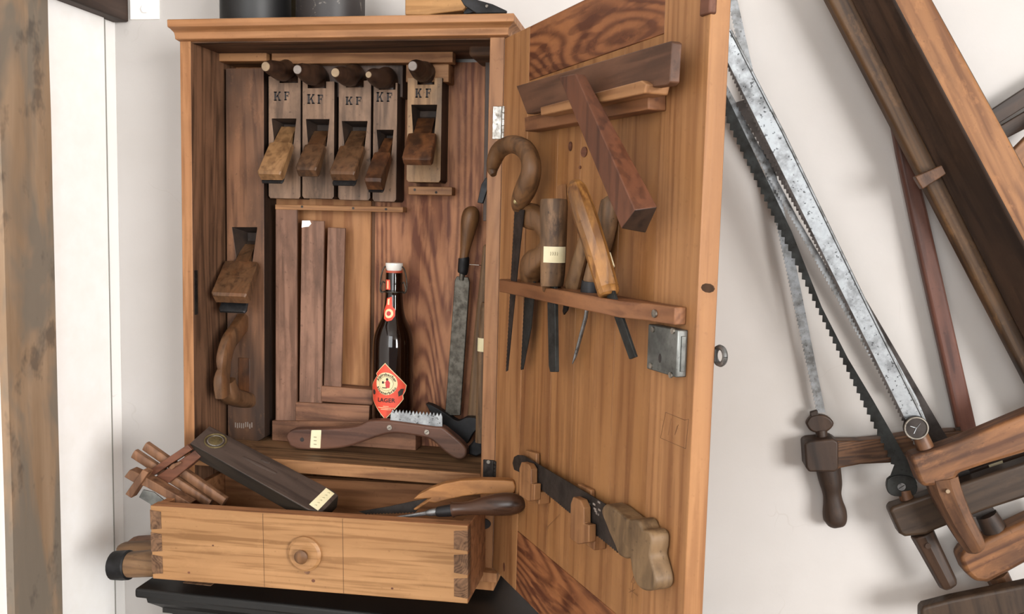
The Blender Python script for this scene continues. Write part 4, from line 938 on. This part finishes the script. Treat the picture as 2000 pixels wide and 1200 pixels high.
def face_pt(Mx, pc, pa, r):                    # point seen at pc on a round handle whose axis is seen at pa
    c, a = hit(Mx, *pc, 0), hit(Mx, *pa, 0); v = (Mx.inverted() @ CPOS - c).normalized(); w = a-c; w.z = 0
    t = w.dot(v); d2 = w.length_squared-t*t; return c+v*(t+math.sqrt(max(r*r-d2, 0))), v
def compass_saw():
    y = -.030; Mx = shift(DOOR, hit(DOOR, 1012, 410, y)); t = thing('compass_saw', 'compass saw with curled walking-stick handle hanging by the hinge', 'saw', Mx)
    b = BM(); tubepx(b, Mx, [(964, 342, 12, -.012), (962, 330, 23, -.012), (966, 312, 30, -.012), (977, 292, 34, -.01), (1000, 282, 35, -.006), (1024, 291, 38, 0), (1036, 312, 38, 0), (1037, 338, 40, 0), (1029, 364, 44, 0), (1018, 388, 38, 0), (1012, 404, 28, 0), (1011, 414, 14, 0)], 5, 18, flat=1.0); o = obj('handle', b, 'hook', t)
    q = lambda p: (hit(Mx, *p, 0).x, hit(Mx, *p, 0).z)
    b = BM(); prism(b, teeth(q((1006, 410)), q((989, 726)), 42, .0015, -1)+[q((992, 724)), q((1008, 560)), q((1024, 410))], -.0006, .0006); obj('blade', b, 'bladeblack', t)
    for p in ((1014, 374), (1008, 394)):
        c, v = face_pt(Mx, p, (p[0]+9, p[1]), .0118); b = BM(); tube(b, [c-v*.004, c+v*.0012, c+v*.002], [.0036, .0036, .002], 12); obj('rivet', b, 'brass', o)
    y = -.014; Mx = shift(DOOR, hit(DOOR, 1030, 560, y)); t = thing('padsaw', 'small saw with angular dark wooden handle, half hidden by the labelled handle', 'saw', Mx)
    b = BM(); tubepx(b, Mx, [(1026, 418, 46, 0), (1040, 424, 50, 0), (1058, 436, 40, .004), (1066, 470, 24, .005), (1058, 500, 40, .004), (1042, 515, 50, 0), (1036, 535, 46, 0), (1035, 553, 34, 0)], 4, 16, flat=.85, power=.7); obj('handle', b, 'hook', t)
    q = lambda p: (hit(Mx, *p, 0).x, hit(Mx, *p, 0).z)
    b = BM(); prism(b, teeth(q((1027, 550)), q((1018, 723)), 22, .0016, -1)+[q((1022, 722)), q((1038, 640)), q((1046, 550))], -.0006, .0006); obj('blade', b, 'bladedark', t)
compass_saw()
def chisels():
    y = -.029
    Mx = shift(DOOR, hit(DOOR, 1082, 560, y)); t = thing('chisel', 'chisel with fat bark-brown cylindrical handle and square paper label, upright in door rail', 'chisel', Mx)
    b = BM(); tubepx(b, Mx, [(1082, 391, 44, 0), (1082, 395, 54, 0), (1081, 450, 53, 0), (1080, 520, 49, 0), (1078, 555, 45, 0), (1078, 560, 40, 0)], 3, 22); obj('handle', b, 'bark', t)
    b = BM(); q = tr(Mx, [(1071, 555), (1086, 555), (1088, 727), (1077, 727), (1074, 715)], 0); prism(b, q, -.002, .003); obj('blade', b, 'bladedark', t, bevel=.0006)
    # label wrapped half round the handle
    def wraplabel(pc, hpx, wfrac, Mx, parent, rpx, a0):
        c = hit(Mx, *pc, 0); s = pxm(Mx, *pc, 0); r = rpx*s+.0004; b = BM(); n = 10; rows = []
        for z in (c.z-hpx*s/2, c.z+hpx*s/2): rows.append([b.verts.new((c.x+r*math.cos(a0+wfrac*(k/n-.5)), r*math.sin(a0+wfrac*(k/n-.5)), z)) for k in range(n+1)])
        for k in range(n): b.faces.new([rows[0][k], rows[0][k+1], rows[1][k+1], rows[1][k]])
        return obj('paper_label', b, 'paper', parent), c, r
    lb, c, r = wraplabel((1080, 497), 31, 1.9, Mx, t, 26, -.25)
    b = BM()
    for k in range(4):
        a = -.62+.16*k; p = Vector((c.x+(r+.0002)*math.cos(a), (r+.0002)*math.sin(a), c.z+.001)); tube(b, [p+Vector((0, 0, -.002)), p+Vector((.0012, 0, .001)), p+Vector((0, 0, .0025))], [.0003]*3, 4)
    obj('handwriting', b, 'pencil', lb)
    y = -.030
    Mx = shift(DOOR, hit(DOOR, 1190, 575, y)); t = thing('chisel', 'chisel with long honey-coloured handle tilted left across the others', 'chisel', Mx)
    b = BM(); tubepx(b, Mx, [(1124, 366, 28, -.024), (1126, 371, 40, -.024), (1142, 420, 47, -.020), (1165, 490, 46, -.010), (1184, 555, 44, 0), (1189, 572, 42, 0), (1190, 577, 30, 0)], 3, 10, power=.85); obj('handle', b, 'honey', t, sharp=28)
    b = BM(); q = tr(Mx, [(1184, 570), (1199, 568), (1243, 697), (1231, 702)], 0); prism(b, q, -.0015, .002); obj('blade', b, 'bladedark', t, bevel=.0005)
    h0, h1 = hit(Mx, 1188, 495, -.006), hit(Mx, 1196, 522, -.003); s = pxm(Mx, 1188, 500)
    b = BM(); h0, v = face_pt(Mx, (1187, 496), (1170, 503), .0137); h1, v = face_pt(Mx, (1195, 522), (1177, 530), .0137); tube(b, [h0-v*.0028, h1-v*.0028], [.0036]*2, 10); obj('paper_label', b, 'paper', t)
    y = -.012
    Mx = shift(DOOR, hit(DOOR, 1152, 575, y)); t = thing('awl', 'awl with dark weathered handle and black ferrule behind the honey-coloured chisel', 'awl', Mx)
    b = BM(); tubepx(b, Mx, [(1190, 388, 22, .0), (1190, 394, 34, 0), (1186, 430, 42, 0), (1176, 480, 40, 0), (1160, 530, 34, 0), (1154, 552, 32, 0)], 3, 14); obj('handle', b, 'bark', t)
    b = BM(); tubepx(b, Mx, [(1155, 549, 38, 0), (1153, 574, 40, 0), (1152, 579, 30, 0)], 0, 18); obj('ferrule', b, 'iron', t, sharp=30)
    b = BM(); tubepx(b, Mx, [(1150, 576, 8, 0), (1144, 620, 8, 0), (1124, 695, 7, 0), (1118, 711, 2, 0)], 0, 10); obj('shank', b, 'bladegrey', t)
    y = -.008
    Mx = shift(DOOR, hit(DOOR, 1120, 562, y)); t = thing('chisel', 'chisel with pale flared wooden handle, hindmost in the door rail', 'chisel', Mx)
    b = BM(); tubepx(b, Mx, [(1150, 440, 28, 0), (1140, 480, 34, 0), (1126, 530, 38, 0), (1119, 556, 40, 0), (1117, 564, 36, 0)], 3, 14, flat=.7); obj('handle', b, 'greybrown', t)
    b = BM(); q = tr(Mx, [(1108, 560), (1118, 560), (1109, 606), (1102, 615), (1100, 608)], 0); prism(b, q, -.001, .001); obj('blade', b, 'iron', t)
    Mx = shift(DOOR, hit(DOOR, 1092, 392, -.006)); t = thing('wood_splinter', 'short pale split peg behind the labelled chisel handle', 'peg', Mx)
    b = BM(); prism(b, tr(Mx, [(1088, 364), (1097, 360), (1099, 400), (1089, 400)], 0), 0, .006); obj('peg', b, 'bracket', t)
chisels()
def panel_saw():
    y = -.012; Mx = shift(DOOR, hit(DOOR, 1190, 1040, y)); t = thing('hand_saw', 'hand saw with mottled pistol-grip handle held by two wooden hooks on door', 'saw', Mx)
    q = lambda p: (hit(Mx, *p, 0).x, hit(Mx, *p, 0).z)
    b = BM(); o = [q(p) for p in ((1014, 922), (1005, 918), (1002, 905), (1005, 893), (1012, 889), (1023, 890), (1183, 985), (1220, 1040))]+teeth(q((1206, 1080)), q((1030, 934)), 48, .0016, -1)
    prism(b, o, -.0008, .0008); obj('blade', b, 'bladeblack', t)
    b = BM(); random.seed(5)
    for k in range(9):
        h = hit(Mx, 1150+random.uniform(0, 22), 983+random.uniform(-4, 24), -.001); box(b, h.x-.003, h.x+.003, -.0012, -.0008, h.z-.0008, h.z+.0014)
    obj('scuffed_sticker', b, 'horn_end_grey', t)
    hd = [(690, 615), (740, 635), (820, 690), (850, 697), (882, 695), (905, 715), (920, 750), (945, 753), (968, 768), (978, 800), (975, 850), (968, 890), (982, 940), (1000, 1000), (1003, 1040), (992, 1068), (960, 1078), (920, 1072), (885, 1045), (862, 1000), (848, 940), (842, 905), (815, 906), (775, 888), (758, 862), (745, 830), (715, 775), (690, 720), (668, 665), (672, 630)]
    hd = [(930+a/2.727, 760+c/2.727) for a, c in hd]; hd = [(a-(18*(a-1180)/117 if a > 1180 else 0), c) for a, c in hd]
    b = BM(); prism(b, tr(Mx, smooth(hd+hd[:1], 2)[:-1], -.012), -.012, .011); obj('handle', b, 'root', t, bevel=.007, seg=4)
panel_saw()

# ================================================================== FRAME SAWS ON THE WALL
def fs_prism(t, Mx, name, pts, y0, th, mat, bevel=.003, k=0, seg=3):
    P = smooth(pts+pts[:1], k)[:-1] if k else pts
    b = BM(); prism(b, tr(Mx, P, y0), y0, y0+th); return obj(name, b, mat, t, bevel=bevel, seg=seg)
def blade(t, Mx, A_, B2, C_, D_, n, depth, mat, y, extra=()):   # A->B toothed edge, C..D back edge
    q = lambda p: (hit(Mx, *p, y).x, hit(Mx, *p, y).z)
    b = BM(); prism(b, teeth(q(A_), q(B2), n, depth, -1, .75)+[q(p) for p in extra]+[q(p) for p in C_]+[q(D_)], y-.0006, y+.0006); return obj('blade', b, mat, t)
# 1: narrow turning saw, closest to the wall
Mx = fr(CAB, (1605, 810), (1440, 20), .142); t = thing('frame_saw', 'narrow-bladed frame saw closest to the door, with pear-shaped handle end', 'saw', Mx)
blade(t, Mx, (1402, -100), (1597, 806), [(1612, 806), (1548, 485)], (1418, -100), 120, .0022, 'bladegrey', 0)
fs_prism(t, Mx, 'blade_cheek', [(1574, 828), (1583, 815), (1601, 811), (1618, 815), (1629, 828), (1619, 842), (1601, 847), (1583, 842)], -.006, .014, 'fs_dark', .003, 3)
fs_prism(t, Mx, 'blade_clip', [(1583, 806), (1597, 802), (1600, 818), (1584, 818)], -.004, .01, 'fs_dark', .001)
b = BM(); tubepx(b, Mx, [(1604, 840, 22, 0), (1606, 866, 23, 0)], 0, 14); obj('tang', b, 'fs_dark', t)
b = BM(); tubepx(b, Mx, [(1617, 905, 46, 0), (1619, 923, 46, 0), (1623, 945, 42, 0), (1625, 964, 35, 0), (1627, 980, 37, 0), (1630, 1000, 45, 0), (1631, 1017, 43, 0), (1630, 1026, 30, 0), (1630, 1031, 10, 0)], 4, 20); obj('handle', b, 'fs_dark', t)
fs_prism(t, Mx, 'arm', [(1571, 868), (1580, 864), (1625, 858), (1637, 862), (1680, 862), (1740, 856), (1790, 848), (1868, 843), (1950, 846), (1950, 885), (1868, 890), (1800, 904), (1740, 905), (1680, 908), (1638, 916), (1634, 922), (1580, 922), (1574, 912)], -.016, .030, 'fs_oak', .004)
fs_prism(t, Mx, 'arm_end', [(1571, 868), (1580, 863), (1628, 858), (1638, 864), (1638, 917), (1632, 923), (1580, 923), (1574, 914)], -.026, .046, 'fs_dark', .004)
fs_prism(t, Mx, 'stretcher', [(1742, 240), (1764, 240), (1792, 330), (1812, 410), (1911, 846), (1874, 850), (1800, 520), (1753, 300)], -.010, .020, 'fs_red', .005)
fs_prism(t, Mx, 'stretcher_peg', [(1866, 838), (1876, 834), (1878, 850), (1868, 852)], -.012, .006, 'fs_dark', .001)
# 2: dark toothed blade
Mx = fr(CAB, (1760, 950), (1420, 225), .105); t = thing('frame_saw', 'frame saw with dark coarse-toothed blade and plain dark tapered handle', 'saw', Mx)
blade(t, Mx, (1372, 130), (1747, 908), [(1791, 945), (1778, 910), (1744, 850), (1704, 780), (1656, 700), (1605, 600), (1546, 452)], (1392, 130), 56, .0046, 'bladedark', 0, ((1733, 945),))
fs_prism(t, Mx, 'blade_cheek', [(1732, 952), (1734, 938), (1748, 930), (1770, 930), (1786, 936), (1792, 952), (1788, 966), (1770, 970), (1748, 970), (1736, 964)], -.004, .010, 'bladedark', .001, 2)
h = hit(Mx, 1760.5, 951, -.004); b = BM(); disc(b, (h.x, -.0035, h.z), .006, .002, 18); s = obj('screw', b, 'steel', t)
b = BM(); prism(b, [(h.x-.005, h.z-.0014), (h.x+.005, h.z+.0004), (h.x+.005, h.z+.0014), (h.x-.005, h.z-.0004)], -.0062, -.0055); obj('slot', b, 'ink', s)
b = BM(); tubepx(b, Mx, [(1767, 958, 26, .004), (1771, 975, 27, .002), (1778, 998, 28, 0)], 2, 14); obj('tang', b, 'fs_brown', t)
fs_prism(t, Mx, 'arm', [(1737, 999), (1744, 991), (1785, 978), (1850, 955), (1925, 930), (2060, 885), (2060, 955), (2000, 974), (1925, 998), (1825, 1038), (1810, 1046), (1768, 1050), (1757, 1044)], -.016, .032, 'fs_dark_x', .005)
b = BM(); tubepx(b, Mx, [(1800, 1040, 46, 0), (1815, 1070, 42, 0), (1846, 1130, 37, 0), (1852, 1142, 34, 0), (1855, 1147, 20, 0)], 2, 8, power=.75); obj('handle', b, 'fs_dark', t, bevel=.002, sharp=28)
h = hit(Mx, 1812, 1066, -.016); b = BM(); disc(b, (h.x, -.0155, h.z), .0045, .003, 12); obj('peg', b, 'fs_dark', t)
# its stretcher: long dark beam
def beam(t, Mx, A_, B2, mat, name='stretcher', bevel=.004):   # A_, B2: matching end sections of (px, py, y)
    f = [hit(Mx, *p) for p in A_]; k = [hit(Mx, *p) for p in B2]; b = BM(); hexa(b, f, k); return obj(name, b, mat, t, bevel=bevel, seg=3)
beam(t, Mx, [(1577, -60, -.002), (1590, -60, -.014), (1655, -60, -.021), (1678, -60, -.014), (1678, -60, .012), (1577, -60, .012)], [(2096, 935, -.002), (2104, 930, -.014), (2174, 920, -.021), (2196, 915, -.014), (2196, 915, .012), (2096, 935, .012)], 'fs_worn')
b = BM(); prism(b, tr(Mx, [(1787, 345), (1852, 317), (1860, 332), (1802, 370)], -.034), -.034, -.018); obj('toggle', b, 'fs_brown', t, bevel=.0015)
# 3: broad bright blade
Mx = fr(CAB, (1789, 836), (1430, 100), .045); t = thing('frame_saw', 'frame saw with broad bright silver blade and large round screw head', 'saw', Mx)
blade(t, Mx, (1370, 25), (1788, 868), [(1806, 868), (1812, 830), (1792, 780), (1695, 600), (1530, 260), (1427, 60)], (1360, -80), 110, .003, 'steel', 0)
q = lambda p: (hit(Mx, *p, 0).x, hit(Mx, *p, 0).z)
b = BM(); prism(b, teeth(q((1370, 25)), q((1788, 868)), 110, .003, -1, .75)+[q((1791, 866)), q((1373, 24))], -.0014, -.0006); obj('tooth_edge', b, 'bladeblack', t)
b = BM()
for (a0, a1), (c0, c1) in zip(((1427, 60), (1530, 260), (1695, 600)), ((1530, 260), (1695, 600), (1812, 835))):
    A_, B2 = hit(Mx, a0, a1, 0), hit(Mx, c0, c1, 0); tube(b, [A_, B2], [(.0022, .003)]*2, 6)
obj('blade_spine', b, 'bladegrey', t)
h = hit(Mx, 1789, 836, -.008); s_ = pxm(Mx, 1789, 836)
b = BM(); disc(b, (h.x, -.002, h.z), 23*s_, .008, 28); sc = obj('screw_head', b, 'bladeblack', t, bevel=.002)
b = BM(); n = 28; tube(b, [(h.x+21*s_*math.cos(2*PI*k/n), -.0105, h.z+21*s_*math.sin(2*PI*k/n)) for k in range(n+1)], [.0016]*(n+1), 6); obj('rim', b, 'screw', sc)
b = BM()
for a in (.5, 2.4, 3.9): tube(b, [(h.x, -.0105, h.z), (h.x+12*s_*math.cos(a), -.0105, h.z+12*s_*math.sin(a))], [.0008, .0005], 5)
obj('scratch', b, 'steel', sc)
b = BM(); tubepx(b, Mx, [(1795, 848, 32, .004), (1804, 868, 33, .002), (1814, 892, 36, 0)], 2, 16); obj('tang', b, 'fs_brown', t)
fs_prism(t, Mx, 'arm', [(1778, 896), (1786, 890), (1841, 874), (1875, 862), (1909, 848), (2060, 785), (2060, 862), (2000, 886), (1930, 907), (1873, 926), (1867, 938), (1845, 949), (1806, 953), (1796, 944)], -.020, .038, 'fs_orange_x', .006)
b = BM(); tubepx(b, Mx, [(1838, 930, 62, 0), (1845, 955, 60, 0), (1870, 1010, 52, 0), (1896, 1055, 46, 0), (1905, 1070, 38, 0), (1909, 1077, 20, 0)], 2, 9, power=.8); obj('handle', b, 'fs_brown', t, sharp=28)
h = hit(Mx, 1852, 961, -.028); b = BM(); disc(b, (h.x, -.024, h.z), .003, .003, 12); obj('peg', b, 'horn_end', t)
# its stretcher: orange front face, left facet painted dark for its shadow
f0 = [(1630, -60, .035), (1714, -60, -.024), (1787, -60, -.024), (1787, -60, .035)]
f1 = [(2095, 860, .035), (2205, 860, -.024), (2250, 780, -.024), (2250, 780, .035)]
b = BM(); hexa(b, [hit(Mx, *p) for p in f0], [hit(Mx, *p) for p in f1]); o = obj('stretcher', b, ['fs_orange', 'fs_dark'], t, bevel=.004, seg=3)
matby(o, lambda n, c: 0 if n.y < -.8 else 1)
# 4: saw whose dark blade passes behind the bright one
Mx = fr(CAB, (1935, 1010), (1424, 150), .125); t = thing('frame_saw', 'frame saw with lower right orange-brown arm and black blade beside the silver one', 'saw', Mx)
blade(t, Mx, (1438, 200), (1902, 1010), [(1948, 1005), (1842, 842), (1700, 600), (1490, 240)], (1470, 190), 95, .0028, 'bladeblack', 0)
b = BM(); tubepx(b, Mx, [(1926, 1005, 40, 0), (1950, 1048, 48, 0)], 0, 12); obj('tang', b, 'fs_dark', t)
fs_prism(t, Mx, 'arm', [(1874, 1091), (1884, 1078), (1961, 1039), (2060, 992), (2060, 1076), (2000, 1103), (1973, 1118), (1930, 1140), (1905, 1138), (1886, 1120)], -.022, .042, 'fs_orange_x', .007)
b = BM(); tubepx(b, Mx, [(1945, 1120, 44, .004), (1960, 1150, 42, .006), (1985, 1200, 40, .008), (2000, 1235, 34, .008)], 2, 10); obj('handle', b, 'fs_brown', t)
# 5: lowest saw, only its dark arm is in view
Mx = fr(CAB, (1800, 1195), (2000, 1165), .085); t = thing('frame_saw', 'lowest frame saw, blackish bar at bottom right corner, grey blade behind the silver one', 'saw', Mx)
fs_prism(t, Mx, 'arm', [(1799, 1192), (1806, 1186), (1860, 1172), (2000, 1144), (2060, 1130), (2060, 1200), (1990, 1212), (1860, 1230), (1806, 1232), (1799, 1222)], -.012, .026, 'fs_dark_x', .005)
blade(t, Mx, (1370, 115), (1745, 774), [(1765, 774), (1560, 430)], (1400, 130), 100, .0028, 'bladegrey', .052)
b = BM(); tubepx(b, Mx, [(1985, 1190, 50, .005), (2010, 1250, 46, .005)], 0, 12); obj('handle', b, 'fs_dark', t)
# dark arm with paper tag seen between the arms
Mx = fr(CAB, (1890, 960), (2000, 915), .142); t = thing('saw_frame_arm', 'dark saw-frame arm with paper tag between two other arms', 'saw arm', Mx)
fs_prism(t, Mx, 'arm', [(1860, 962), (1860, 930), (2060, 860), (2060, 905)], 0, .018, 'fs_dark', .003)
fs_prism(t, Mx, 'paper_tag', [(1931, 909), (1958, 900), (1962, 916), (1937, 925)], -.0006, .001, 'paper', 0)
# laths crossing at the right edge
for pts, lab, y in (([(1932, 217), (2060, 133), (2060, 172), (1945, 245)], 'upper of two dark laths crossing the right edge of the saws', .13), ([(1947, 250), (2060, 183), (2060, 222), (1955, 276)], 'lower of two dark laths crossing the right edge of the saws', .135)):
    Mx = fr(CAB, pts[0], pts[1], y); t = thing('wooden_lath', lab, 'lath', Mx); fs_prism(t, Mx, 'lath', pts, 0, .012, 'fs_dark', .0015)
Mx = fr(CAB, (1975, 300), (2060, 210), .10); t = thing('wooden_lath', 'pale orange wooden bar at the right edge behind the big beam', 'lath', Mx)
fs_prism(t, Mx, 'lath', [(1955, 318), (2060, 212), (2060, 262), (1985, 345)], 0, .018, 'fs_orange', .002)
